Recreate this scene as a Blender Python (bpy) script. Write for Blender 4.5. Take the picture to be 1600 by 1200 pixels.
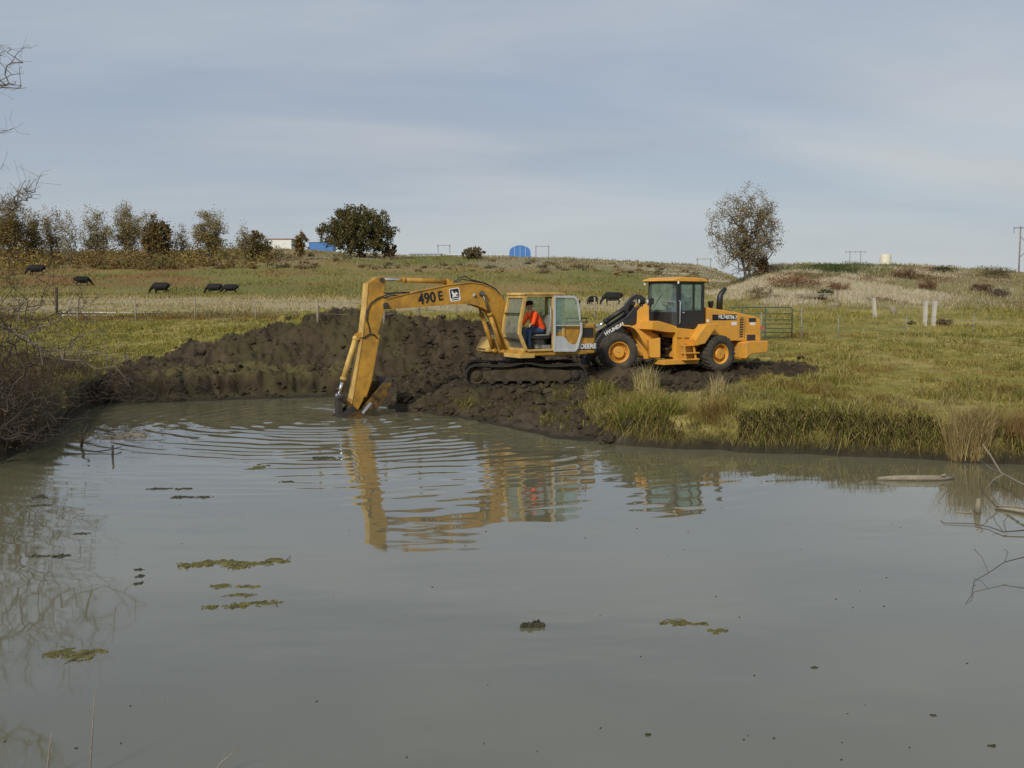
import bpy, bmesh, math, random
import numpy as np
from mathutils import Matrix, Vector
random.seed(7)
SC = bpy.context.scene
COL = SC.collection
for o in list(bpy.data.objects): bpy.data.objects.remove(o)
R = math.radians
# ------------------------------------------------------------------ camera
F, HC, HOR = 1550.0, 3.2, 465.0          # focal length in photo pixels, eye height over the water, horizon row
PITCH = math.atan((600-HOR)/F)
cam = bpy.data.cameras.new('camera'); camo = bpy.data.objects.new('camera', cam); COL.objects.link(camo)
cam.sensor_width = 36; cam.lens = 36*F/1600; cam.clip_start = .1; cam.clip_end = 4000
camo.location = (0, 0, HC); camo.rotation_euler = (math.pi/2-PITCH, 0, 0)
SC.camera = camo
# ------------------------------------------------------------------ sky, sun, exposure
SUN_EL, SUN_AZ = R(33), R(-154)           # azimuth clockwise from +Y: left and a little behind the camera
sd = Vector((math.sin(SUN_AZ)*math.cos(SUN_EL), math.cos(SUN_AZ)*math.cos(SUN_EL), math.sin(SUN_EL)))
W = bpy.data.worlds.new('World'); SC.world = W; W.use_nodes = True
nt = W.node_tree; nt.nodes.clear()
def N(t, **k):
    n = nt.nodes.new(t)
    for a, b in k.items(): setattr(n, a, b)
    return n
def LK(a, b): nt.links.new(a, b)
sky = N('ShaderNodeTexSky', sky_type='NISHITA', sun_disc=False)
sky.sun_elevation = SUN_EL; sky.sun_rotation = SUN_AZ; sky.altitude = 800; sky.dust_density = 2.2
skym = N('ShaderNodeVectorMath', operation='SCALE'); skym.inputs['Scale'].default_value = .085
LK(sky.outputs[0], skym.inputs[0])
tc = N('ShaderNodeTexCoord'); sep = N('ShaderNodeSeparateXYZ'); LK(tc.outputs['Generated'], sep.inputs[0])
az = N('ShaderNodeMath', operation='ADD'); LK(sep.outputs[2], az.inputs[0]); az.inputs[1].default_value = .16
azc = N('ShaderNodeMath', operation='MAXIMUM'); LK(az.outputs[0], azc.inputs[0]); azc.inputs[1].default_value = .05
dx = N('ShaderNodeMath', operation='DIVIDE'); LK(sep.outputs[0], dx.inputs[0]); LK(azc.outputs[0], dx.inputs[1])
dy = N('ShaderNodeMath', operation='DIVIDE'); LK(sep.outputs[1], dy.inputs[0]); LK(azc.outputs[0], dy.inputs[1])
cmb = N('ShaderNodeCombineXYZ'); LK(dx.outputs[0], cmb.inputs[0]); LK(dy.outputs[0], cmb.inputs[1])
mp = N('ShaderNodeMapping'); mp.inputs['Rotation'].default_value = (0, 0, R(24)); mp.inputs['Scale'].default_value = (.55, 1.25, 1)
LK(cmb.outputs[0], mp.inputs[0])
n1 = N('ShaderNodeTexNoise'); n1.inputs['Scale'].default_value = .95; n1.inputs['Detail'].default_value = 7; n1.inputs['Roughness'].default_value = .52; n1.inputs['Distortion'].default_value = .5
LK(mp.outputs[0], n1.inputs['Vector'])
cr = N('ShaderNodeValToRGB'); cr.color_ramp.elements[0].position = .32; cr.color_ramp.elements[0].color = (.50,.50,.50,1)
cr.color_ramp.elements[1].position = .62; cr.color_ramp.elements[1].color = (.93,.93,.93,1)
LK(n1.outputs[0], cr.inputs[0])
n2 = N('ShaderNodeTexNoise'); n2.inputs['Scale'].default_value = .5; n2.inputs['Detail'].default_value = 6; n2.inputs['Distortion'].default_value = .6
LK(mp.outputs[0], n2.inputs['Vector'])
cc = N('ShaderNodeValToRGB'); cc.color_ramp.elements[0].position = .40; cc.color_ramp.elements[0].color = (.305,.36,.46,1)
cc.color_ramp.elements[1].position = .60; cc.color_ramp.elements[1].color = (.50,.525,.545,1)
LK(n2.outputs[0], cc.inputs[0])
mx = N('ShaderNodeMix', data_type='RGBA'); LK(cr.outputs[0], mx.inputs[0]); LK(skym.outputs[0], mx.inputs[6]); LK(cc.outputs[0], mx.inputs[7])
hz = N('ShaderNodeMapRange'); hz.inputs['From Min'].default_value = .0; hz.inputs['From Max'].default_value = .30; hz.inputs['To Min'].default_value = .6; hz.inputs['To Max'].default_value = 0; hz.interpolation_type = 'SMOOTHSTEP'
LK(sep.outputs[2], hz.inputs[0])
mh = N('ShaderNodeMix', data_type='RGBA'); LK(hz.outputs[0], mh.inputs[0]); LK(mx.outputs[2], mh.inputs[6]); mh.inputs[7].default_value = (.425, .46, .48, 1)
bgn = N('ShaderNodeBackground'); LK(mh.outputs[2], bgn.inputs[0]); bgn.inputs[1].default_value = 1.0
wo = N('ShaderNodeOutputWorld'); LK(bgn.outputs[0], wo.inputs[0])
sl = bpy.data.lights.new('sun', 'SUN'); sl.energy = 2.7; sl.angle = R(9); sl.color = (1, .93, .82)
so = bpy.data.objects.new('sun', sl); COL.objects.link(so); so.rotation_euler = (-sd).to_track_quat('-Z', 'Y').to_euler()
so.location = (-30, -20, 40)
vs = SC.view_settings; vs.view_transform = 'Standard'; vs.look = 'None'; vs.exposure = 0.18; vs.gamma = 1; vs.use_curve_mapping = False
SC.render.engine = 'CYCLES'
SC.cycles.use_denoising = True
SC.cycles.max_bounces = 7
# ------------------------------------------------------------------ small maths
CP, SP = math.cos(PITCH), math.sin(PITCH)
def ray(px, py):
    a, b = (px-800)/F, (600-py)/F
    return np.array([a, CP+b*SP, -SP+b*CP])
def at(px, py, Y=None, z=None):
    r = ray(px, py)
    t = Y/r[1] if Y is not None else (z-HC)/r[2]
    return np.array([0, 0, HC])+t*r
def proj(x, y, z):
    dz = z-HC; dep = y*CP-dz*SP; u = y*SP+dz*CP
    return 800+F*x/dep, 600-F*u/dep
def sstep(a, b, x):
    t = np.clip((np.asarray(x, float)-a)/(b-a), 0, 1); return t*t*(3-2*t)
_h = np.random.RandomState(11).rand(256, 256)
def vnoise(x, y):
    x = np.asarray(x, float); y = np.asarray(y, float)
    xi = np.floor(x).astype(int); yi = np.floor(y).astype(int); fx = x-xi; fy = y-yi
    fx = fx*fx*(3-2*fx); fy = fy*fy*(3-2*fy)
    a = _h[xi & 255, yi & 255]; b = _h[(xi+1) & 255, yi & 255]; c = _h[xi & 255, (yi+1) & 255]; d = _h[(xi+1) & 255, (yi+1) & 255]
    return (a+(b-a)*fx)*(1-fy)+(c+(d-c)*fx)*fy
def fbm(x, y, o=4):
    s = 0; a = .5
    for i in range(o):
        s = s+a*vnoise(x*2**i+17.3*i, y*2**i+5.1*i); a *= .5
    return s/(1-.5**o)
def inpoly(px, py, poly):
    res = np.zeros(np.shape(px), bool); n = len(poly)
    for i in range(n):
        x0, y0 = poly[i]; x1, y1 = poly[(i+1) % n]
        if y0 == y1: continue
        c = ((y0 > py) != (y1 > py)) & (px < (x1-x0)*(py-y0)/(y1-y0)+x0)
        res ^= c
    return res
# ------------------------------------------------------------------ materials
def mat(name, col, rough=.6, var=.15, scale=6, bump=0, bscale=40, metal=0, dirt=None, dscale=2.5, damt=.5, attr=None, spec=.5, trans=0, coat=0):
    m = bpy.data.materials.new(name); m.use_nodes = True
    t = m.node_tree; b = t.nodes['Principled BSDF']; L = t.links.new
    b.inputs['Roughness'].default_value = rough; b.inputs['Metallic'].default_value = metal
    b.inputs['Specular IOR Level'].default_value = spec
    b.inputs['Coat Weight'].default_value = coat
    c = t.nodes.new('ShaderNodeTexCoord')
    if attr:
        a = t.nodes.new('ShaderNodeAttribute'); a.attribute_name = attr; src = a.outputs['Color']
    else:
        a = t.nodes.new('ShaderNodeRGB'); a.outputs[0].default_value = (*col, 1); src = a.outputs[0]
    n = t.nodes.new('ShaderNodeTexNoise'); n.inputs['Scale'].default_value = scale; n.inputs['Detail'].default_value = 5; n.inputs['Roughness'].default_value = .62
    L(c.outputs['Object'], n.inputs['Vector'])
    mr = t.nodes.new('ShaderNodeMapRange'); mr.inputs['From Min'].default_value = .3; mr.inputs['From Max'].default_value = .7
    mr.inputs['To Min'].default_value = 1-var; mr.inputs['To Max'].default_value = 1+var
    L(n.outputs[0], mr.inputs['Value'])
    mu = t.nodes.new('ShaderNodeVectorMath'); mu.operation = 'SCALE'; L(src, mu.inputs[0]); L(mr.outputs[0], mu.inputs['Scale'])
    out = mu.outputs[0]
    if dirt:
        n2 = t.nodes.new('ShaderNodeTexNoise'); n2.inputs['Scale'].default_value = dscale; n2.inputs['Detail'].default_value = 8; n2.inputs['Roughness'].default_value = .68
        L(c.outputs['Object'], n2.inputs['Vector'])
        m2 = t.nodes.new('ShaderNodeMapRange'); m2.inputs['From Min'].default_value = .42; m2.inputs['From Max'].default_value = .72; m2.inputs['To Max'].default_value = damt
        L(n2.outputs[0], m2.inputs['Value'])
        x = t.nodes.new('ShaderNodeMix'); x.data_type = 'RGBA'; x.inputs[7].default_value = (*dirt, 1)
        L(m2.outputs[0], x.inputs[0]); L(out, x.inputs[6]); out = x.outputs[2]
        ra = t.nodes.new('ShaderNodeMapRange'); ra.inputs['To Min'].default_value = rough; ra.inputs['To Max'].default_value = .9; L(m2.outputs[0], ra.inputs['Value']); L(ra.outputs[0], b.inputs['Roughness'])
    L(out, b.inputs['Base Color'])
    if bump:
        nb = t.nodes.new('ShaderNodeTexNoise'); nb.inputs['Scale'].default_value = bscale; nb.inputs['Detail'].default_value = 4
        L(c.outputs['Object'], nb.inputs['Vector'])
        bp = t.nodes.new('ShaderNodeBump'); bp.inputs['Strength'].default_value = bump; bp.inputs['Distance'].default_value = .05
        L(nb.outputs[0], bp.inputs['Height']); L(bp.outputs[0], b.inputs['Normal'])
    if trans:
        tr = t.nodes.new('ShaderNodeBsdfTranslucent'); L(out, tr.inputs[0])
        ms = t.nodes.new('ShaderNodeMixShader'); ms.inputs[0].default_value = trans
        o = t.nodes['Material Output']; L(b.outputs[0], ms.inputs[1]); L(tr.outputs[0], ms.inputs[2]); L(ms.outputs[0], o.inputs[0])
    return m
def glassmat(name, tint, alpha, rough=.05):
    m = bpy.data.materials.new(name); m.use_nodes = True; t = m.node_tree; L = t.links.new
    b = t.nodes['Principled BSDF']; b.inputs['Base Color'].default_value = (*tint, 1); b.inputs['Roughness'].default_value = rough
    tr = t.nodes.new('ShaderNodeBsdfTransparent'); tr.inputs[0].default_value = (.82, .92, .88, 1)
    n = t.nodes.new('ShaderNodeTexNoise'); n.inputs['Scale'].default_value = 5; n.inputs['Detail'].default_value = 6
    c = t.nodes.new('ShaderNodeTexCoord'); L(c.outputs['Object'], n.inputs['Vector'])
    mr = t.nodes.new('ShaderNodeMapRange'); mr.inputs['From Min'].default_value = .3; mr.inputs['From Max'].default_value = .7
    mr.inputs['To Min'].default_value = alpha*.6; mr.inputs['To Max'].default_value = alpha*1.4; L(n.outputs[0], mr.inputs['Value'])
    ms = t.nodes.new('ShaderNodeMixShader'); L(mr.outputs[0], ms.inputs[0]); L(tr.outputs[0], ms.inputs[1]); L(b.outputs[0], ms.inputs[2])
    L(ms.outputs[0], t.nodes['Material Output'].inputs[0])
    return m
MUD = (.05, .038, .025)
M = {}
M['ground'] = mat('ground', (0,0,0), .95, .22, 3.2, .55, 9, attr='Col', spec=.15)
M['blade'] = mat('grass_blade', (0,0,0), .9, .12, 2, attr='Col', spec=.08, trans=.18)
M['leaf'] = mat('leaf', (0,0,0), .75, .1, 2, attr='Col', spec=.2, trans=.2)
M['bark'] = mat('bark', (.115,.095,.075), .9, .3, 5, .3, 30, spec=.15)
M['bark_pale'] = mat('pale_bark', (.17,.145,.115), .9, .3, 5, .3, 30, spec=.15)
M['twig'] = mat('twig', (.075,.058,.045), .9, .3, 3, spec=.15)
M['driftwood'] = mat('driftwood', (.24,.21,.155), .9, .25, 7, .4, 30, spec=.15)
M['exc'] = mat('excavator_paint', (.46,.245,.034), .5, .22, 2.2, .08, 12, dirt=(.15,.085,.035), dscale=3.0, damt=.75, spec=.3)
M['exc_pale'] = mat('excavator_cab_paint', (.56,.37,.11), .55, .15, 3, .05, 12, dirt=(.22,.13,.05), dscale=3.2, damt=.7, spec=.3)
M['exc_rust'] = mat('bucket_paint', (.04,.03,.018), .7, .35, 5, .3, 14, dirt=(.27,.145,.025), dscale=3.6, damt=.95, spec=.25)
M['load'] = mat('loader_paint', (.69,.335,.04), .45, .13, 1.7, .04, 10, dirt=(.34,.2,.085), dscale=3.4, damt=.7, spec=.3)
M['black'] = mat('black_paint', (.016,.016,.016), .45, .2, 4, dirt=(.05,.045,.035), damt=.3)
M['rubber'] = mat('tyre_rubber', (.05,.046,.038), .85, .25, 5, .3, 25, dirt=(.12,.095,.065), dscale=3, damt=.75, spec=.25)
M['trackiron'] = mat('muddy_track_iron', (.032,.027,.021), .8, .3, 6, .5, 18, dirt=MUD, dscale=4, damt=1, spec=.3)
M['trackmud'] = mat('mud_caked_frame', (.07,.055,.035), .92, .3, 5, .8, 9, dirt=(.035,.027,.018), dscale=3, damt=.9, spec=.15)
M['chrome'] = mat('chrome_rod', (.8,.8,.8), .16, .03, 5, metal=1)
M['steel'] = mat('grey_steel', (.33,.35,.37), .5, .15, 6, dirt=(.2,.17,.13), damt=.4)
M['door'] = mat('cab_door_paint', (.45,.47,.48), .5, .1, 4, dirt=(.3,.27,.2), damt=.45)
M['hose'] = mat('hydraulic_hose', (.02,.02,.02), .5, .2, 8)
M['iron'] = mat('dark_iron', (.035,.032,.028), .6, .3, 6, .2, 20, dirt=(.07,.05,.035), damt=.7)
M['white'] = mat('white_paint', (.72,.72,.69), .5, .08, 5)
M['ink'] = mat('black_lettering', (.014,.012,.012), .5, .1, 5)
M['seat'] = mat('seat_vinyl', (.19,.18,.15), .7, .2, 8)
M['glass'] = glassmat('cab_glass', (.33,.43,.40), .22)
M['dustglass'] = glassmat('dusty_windshield', (.33,.31,.26), .34, .25)
M['skin'] = mat('skin', (.42,.235,.165), .55, .08, 12)
M['orange'] = mat('orange_shirt', (.80,.085,.018), .85, .15, 14, .3, 25, spec=.2)
M['jeans'] = mat('blue_jeans', (.045,.075,.15), .9, .25, 14, .3, 30, spec=.2)
M['cap'] = mat('dark_cap', (.02,.02,.022), .85, .2, 12, spec=.2)
M['boots'] = mat('brown_boots', (.06,.04,.025), .7, .2, 10)
M['blueshirt'] = mat('blue_work_shirt', (.10,.16,.26), .85, .15, 12, .2, 25, spec=.2)
M['hide'] = mat('black_cow_hide', (.011,.010,.010), .75, .35, 4, spec=.3)
M['wood'] = mat('weathered_post', (.26,.225,.165), .9, .25, 8, .3, 30, spec=.15)
M['wood_dark'] = mat('dark_post', (.06,.045,.035), .9, .25, 8, spec=.15)
M['wood_white'] = mat('pale_post', (.46,.43,.37), .8, .15, 8, spec=.2)
M['tpost'] = mat('steel_fence_post', (.2,.195,.15), .6, .25, 8)
M['wire'] = mat('fence_wire', (.22,.21,.19), .5, .1, 5, metal=.5)
M['gate'] = mat('green_gate_paint', (.045,.085,.055), .5, .2, 5, dirt=(.16,.1,.06), damt=.5)
M['pipe'] = mat('aluminium_pipe', (.55,.55,.53), .45, .1, 4)
M['blue'] = mat('blue_cladding', (.05,.17,.44), .5, .08, 1)
M['blue_pale'] = mat('pale_blue_trim', (.35,.50,.68), .5, .05, 1)
M['clad'] = mat('white_cladding', (.66,.66,.63), .6, .06, 1)
M['redroof'] = mat('red_roof', (.30,.10,.075), .7, .1, 1)
M['greyroof'] = mat('grey_roof', (.42,.46,.5), .6, .06, 1)
M['dark'] = mat('dark_opening', (.03,.03,.032), .7, .1, 2)
M['tank'] = mat('cream_tank', (.62,.58,.45), .55, .05, 1)
M['polewood'] = mat('power_pole_wood', (.19,.175,.16), .9, .15, 1)
M['algae'] = mat('algae', (.13,.115,.03), .8, .5, 9, .6, 20, dirt=(.05,.05,.022), dscale=6, damt=1, spec=.3)
M['algae_dark'] = mat('dark_algae', (.04,.04,.022), .8, .4, 9, .5, 20, spec=.3)
M['clod'] = mat('soil_clod', (.050,.040,.026), .95, .45, 1.5, 0, 14, spec=.1)
M['rod'] = mat('dull_rod', (.16,.15,.14), .4, .1, 5, metal=.6)
# ------------------------------------------------------------------ object helpers
def setp(o, label=None, cat=None, group=None, kind=None):
    if label: o['label'] = label
    if cat: o['category'] = cat
    if group: o['group'] = group
    if kind: o['kind'] = kind
    return o
def empty(name, loc=(0,0,0), rz=0):
    o = bpy.data.objects.new(name, None); COL.objects.link(o); o.location = loc; o.rotation_euler = (0, 0, rz); o.empty_display_size = .2
    return o
def link(name, me, parent=None):
    o = bpy.data.objects.new(name, me); COL.objects.link(o)
    if parent is not None: o.parent = parent
    return o
def npmesh(name, V, Fc, mt, parent=None, cols=None, smooth=False, k=None):
    """V (n,3); Fc (m,k) array of equal-sized faces"""
    me = bpy.data.meshes.new(name); V = np.asarray(V, np.float32); Fc = np.asarray(Fc, np.int32)
    k = Fc.shape[1]
    me.vertices.add(len(V)); me.vertices.foreach_set('co', V.ravel())
    me.loops.add(Fc.size); me.loops.foreach_set('vertex_index', Fc.ravel())
    me.polygons.add(len(Fc)); me.polygons.foreach_set('loop_start', np.arange(0, Fc.size, k, dtype=np.int32))
    try: me.polygons.foreach_set('loop_total', np.full(len(Fc), k, np.int32))
    except Exception: pass
    if smooth: me.polygons.foreach_set('use_smooth', np.ones(len(Fc), bool))
    me.update(calc_edges=True); me.validate()
    if cols is not None:
        ca = me.color_attributes.new('Col', 'FLOAT_COLOR', 'POINT')
        c4 = np.ones((len(V), 4), np.float32); c4[:, :3] = cols; ca.data.foreach_set('color', c4.ravel())
    me.materials.append(mt)
    return link(name, me, parent)
def frame_of(d):
    d = Vector(d).normalized(); u = Vector((0,0,1)) if abs(d.z) < .9 else Vector((1,0,0))
    a = d.cross(u).normalized(); return d, a, a.cross(d).normalized()
class MB:
    def __init__(s, M=None): s.v = []; s.f = []; s.sm = []; s.M = M
    def add(s, vs, fs, smooth=False):
        b = len(s.v); s.v += [tuple(v) for v in vs]; s.f += [tuple(b+i for i in f) for f in fs]; s.sm += [smooth]*len(fs); return s
    def box(s, x0, x1, y0, y1, z0, z1, m=None):
        vs = [Vector((x, y, z)) for x in (x0, x1) for y in (y0, y1) for z in (z0, z1)]
        if m: vs = [m @ v for v in vs]
        return s.add(vs, [(0,1,3,2),(4,6,7,5),(0,4,5,1),(2,3,7,6),(0,2,6,4),(1,5,7,3)])
    def prism(s, poly, l0, l1, ax='y', shrink=0):
        """poly in (x,z) [ax y], (x,y) [ax z] or (y,z) [ax x], from l0 to l1"""
        P = {'y': lambda a, b, l: (a, l, b), 'z': lambda a, b, l: (a, b, l), 'x': lambda a, b, l: (l, a, b)}[ax]
        n = len(poly); vs = [P(a, b, l0) for a, b in poly]+[P(a, b, l1) for a, b in poly]
        A = sum(poly[i][0]*poly[(i+1) % n][1]-poly[(i+1) % n][0]*poly[i][1] for i in range(n))
        fs = [tuple(range(n)), tuple(range(2*n-1, n-1, -1))]+[(i, i+n, (i+1) % n+n, (i+1) % n) for i in range(n)]
        if (A > 0) == (ax == 'y'): pass
        return s.add(vs, fs)
    def cyl(s, p0, p1, r0, r1=None, n=12, cap=True, smooth=True):
        r1 = r0 if r1 is None else r1; p0 = Vector(p0); p1 = Vector(p1); d, a, b = frame_of(p1-p0); vs = []
        for p, r in ((p0, r0), (p1, r1)):
            for i in range(n):
                t = 2*math.pi*i/n; vs.append(p+a*(r*math.cos(t))+b*(r*math.sin(t)))
        s.add(vs, [(i, (i+1) % n, n+(i+1) % n, n+i) for i in range(n)], smooth)
        if cap:
            b0 = len(s.v)-2*n; s.f += [tuple(b0+i for i in range(n-1, -1, -1)), tuple(b0+n+i for i in range(n))]; s.sm += [False, False]
        return s
    def tube(s, pts, r, n=6, cap=True):
        pts = [Vector(p) for p in pts]; m = len(pts); rs = r if isinstance(r, (list, tuple)) else [r]*m; vs = []
        a = None
        for i, p in enumerate(pts):
            d = (pts[min(i+1, m-1)]-pts[max(i-1, 0)]).normalized()
            if a is None: _, a, b = frame_of(d)
            else: a = (a-d*a.dot(d)).normalized(); b = a.cross(d)
            for k in range(n):
                t = 2*math.pi*k/n; vs.append(p+a*(rs[i]*math.cos(t))+b*(rs[i]*math.sin(t)))
        fs = [(i*n+k, i*n+(k+1) % n, (i+1)*n+(k+1) % n, (i+1)*n+k) for i in range(m-1) for k in range(n)]
        s.add(vs, fs, True)
        if cap:
            b0 = len(s.v)-m*n; s.f += [tuple(b0+i for i in range(n-1, -1, -1)), tuple(b0+(m-1)*n+i for i in range(n))]; s.sm += [False, False]
        return s
    def lathe(s, prof, axis0, axd, n=32, sharp=False):
        """prof: list of (r, t) with t along axd from axis0"""
        if sharp:
            for a_, b_ in zip(prof[:-1], prof[1:]): s.lathe([a_, b_], axis0, axd, n)
            return s
        p0 = Vector(axis0); d, a, b = frame_of(axd); m = len(prof); vs = []
        for r, t in prof:
            for k in range(n):
                g = 2*math.pi*k/n; vs.append(p0+d*t+a*(r*math.cos(g))+b*(r*math.sin(g)))
        fs = [(i*n+k, i*n+(k+1) % n, (i+1)*n+(k+1) % n, (i+1)*n+k) for i in range(m-1) for k in range(n)]
        return s.add(vs, fs, True)
    def strip(s, path, w, l0, l1, closed=False):
        """a bar of width w following path (x,z), from y=l0 to l1"""
        n = len(path); P = [Vector(p) for p in path]; L = []; Rr = []
        for i in range(n):
            a = P[(i-1) % n] if (closed or i > 0) else P[i]; b = P[(i+1) % n] if (closed or i < n-1) else P[i]
            d1 = (P[i]-a); d2 = (b-P[i]); d1 = d1.normalized() if d1.length > 1e-9 else d2.normalized(); d2 = d2.normalized() if d2.length > 1e-9 else d1
            t = (d1+d2).normalized(); nn = Vector((-t.y, t.x)); k = 1/max(.5, nn.dot(Vector((-d1.y, d1.x))))
            L.append(P[i]+nn*(w/2*k)); Rr.append(P[i]-nn*(w/2*k))
        vs = []
        for i in range(n): vs += [(L[i].x, l0, L[i].y), (L[i].x, l1, L[i].y), (Rr[i].x, l1, Rr[i].y), (Rr[i].x, l0, Rr[i].y)]
        fs = []
        for i in range(n if closed else n-1):
            j = (i+1) % n
            for k in range(4): fs.append((i*4+k, i*4+(k+1) % 4, j*4+(k+1) % 4, j*4+k))
        if not closed: fs += [(0,3,2,1), ((n-1)*4, (n-1)*4+1, (n-1)*4+2, (n-1)*4+3)]
        return s.add(vs, fs)
    def build(s, name, mt, parent=None, bevel=0, seg=2):
        vs = [tuple(s.M @ Vector(v)) for v in s.v] if s.M else s.v
        me = bpy.data.meshes.new(name); me.from_pydata(vs, [], s.f)
        me.polygons.foreach_set('use_smooth', s.sm); me.update()
        bm = bmesh.new(); bm.from_mesh(me); bmesh.ops.recalc_face_normals(bm, faces=bm.faces); bm.to_mesh(me); bm.free()
        me.materials.append(mt if not isinstance(mt, str) else M[mt])
        o = link(name, me, parent)
        if bevel:
            b = o.modifiers.new('bevel', 'BEVEL'); b.width = bevel; b.segments = seg; b.limit_method = 'ANGLE'; b.angle_limit = R(40)
        return o
def text(name, body, size, mtx, mt, parent, ext=.003, sx=1, bold=0):
    cu = bpy.data.curves.new(name, 'FONT'); cu.body = body; cu.size = size; cu.extrude = ext; cu.offset = bold; cu.align_x = 'CENTER'; cu.align_y = 'CENTER'; cu.resolution_u = 3
    to = bpy.data.objects.new('tmp', cu); COL.objects.link(to); bpy.context.view_layer.update()
    me = bpy.data.meshes.new_from_object(to.evaluated_get(bpy.context.evaluated_depsgraph_get()))
    bpy.data.objects.remove(to); me.name = name
    me.transform(Matrix.Diagonal((sx, 1, 1, 1))); me.transform(mtx); me.materials.clear(); me.materials.append(M[mt])
    return link(name, me, parent)
def sideM(x, y, z, rot=0):
    """text lying on a face that looks along +y (machine's left side), reading towards -x"""
    return Matrix.Translation((x, y, z)) @ Matrix(((-1,0,0,0),(0,0,1,0),(0,1,0,0),(0,0,0,1))) @ Matrix.Rotation(rot, 4, 'Z')
def organic(name, prims, voxel, mats, parent=None, smooth=6, M4=None):
    """union of tapered capsules remeshed into ONE continuous surface; prims: (p0, r0, p1, r1, material index)"""
    V = []; Fc = []; b = 0; nu, nv = 14, 6
    for p0, r0, p1, r1, mi in prims:
        p0 = Vector(p0); p1 = Vector(p1)
        d, a, c = frame_of(p1-p0 if (p1-p0).length > 1e-6 else (0,0,1)); rings = []
        for i in range(1, nv): t = -math.pi/2+math.pi/2*i/(nv-1); rings.append((p0, r0, t))
        for i in range(0, nv-1): t = math.pi/2*i/(nv-1); rings.append((p1, r1, t))
        V.append(p0-d*r0)
        for p, r, t in rings:
            for k in range(nu): g = 2*math.pi*k/nu; V.append(p+d*(r*math.sin(t))+(a*math.cos(g)+c*math.sin(g))*(r*math.cos(t)))
        V.append(p1+d*r1); m = len(rings)
        for k in range(nu): Fc.append((b, b+1+(k+1) % nu, b+1+k))
        for i in range(m-1):
            for k in range(nu): Fc.append((b+1+i*nu+k, b+1+i*nu+(k+1) % nu, b+1+(i+1)*nu+(k+1) % nu, b+1+(i+1)*nu+k))
        e = b+1+m*nu
        for k in range(nu): Fc.append((e, b+1+(m-1)*nu+k, b+1+(m-1)*nu+(k+1) % nu))
        b = e+1
    me = bpy.data.meshes.new(name); me.from_pydata([tuple(v) for v in V], [], Fc); me.update()
    o = bpy.data.objects.new('tmp', me); COL.objects.link(o)
    bm = bmesh.new(); bm.from_mesh(me); bmesh.ops.recalc_face_normals(bm, faces=bm.faces); bm.to_mesh(me); bm.free()
    r = o.modifiers.new('r', 'REMESH'); r.mode = 'VOXEL'; r.voxel_size = voxel; r.use_smooth_shade = True
    if smooth:
        s = o.modifiers.new('s', 'SMOOTH'); s.iterations = smooth; s.factor = .5
    bpy.context.view_layer.update()
    ev = bpy.data.meshes.new_from_object(o.evaluated_get(bpy.context.evaluated_depsgraph_get())); bpy.data.objects.remove(o)
    ev.name = name; ev.materials.clear()
    for x in mats: ev.materials.append(M[x])
    n = len(ev.polygons); C = np.zeros(n*3); ev.polygons.foreach_get('center', C); C = C.reshape(-1, 3)
    best = np.full(n, 1e9); idx = np.zeros(n, np.int32)
    for p0, r0, p1, r1, mi in prims:
        a = np.array(p0, float); d = np.array(p1, float)-a; q = max(d.dot(d), 1e-9)
        t = np.clip((C-a)@d/q, 0, 1); ds = np.linalg.norm(C-a-t[:, None]*d, axis=1)-(r0+(r1-r0)*t)
        k = ds < best; best[k] = ds[k]; idx[k] = mi
    ev.polygons.foreach_set('material_index', idx); ev.polygons.foreach_set('use_smooth', np.ones(n, bool))
    if M4: ev.transform(M4)
    return link(name, ev, parent)
# ================================================================== terrain
SHP = [-500, -200, 0, 60, 110, 160, 250, 400, 520, 585, 625, 700, 760, 830, 900, 1050, 1200, 1400, 1600, 1900, 2400]
SHY = [780, 752, 722, 694, 655, 632, 628, 624, 621, 630, 643, 651, 664, 681, 690, 704, 708, 715, 728, 742, 760]
SHY = [F*HC/(y-HOR) for y in SHY]
HP = [-800, 0, 250, 440, 520, 640, 760, 900, 1100, 1250, 1400, 1600, 2400]
HPY = [393, 394, 393, 389, 394, 400, 401.5, 404, 415, 420, 422, 428, 432]
HRP = [1000, 1100, 1165, 1250, 1400, 1500, 1600, 2400]
HRY = [428, 422, 419, 412, 414, 420, 426, 432]
MP = [120, 170, 230, 300, 370, 450, 500, 560, 620, 700, 760, 830, 900, 960]
MPY = [596, 585, 560, 540, 522, 503, 492, 491, 497, 504, 508, 524, 556, 600]
def pyz(py, Y): return HC-(py-HOR)*Y/F
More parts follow.
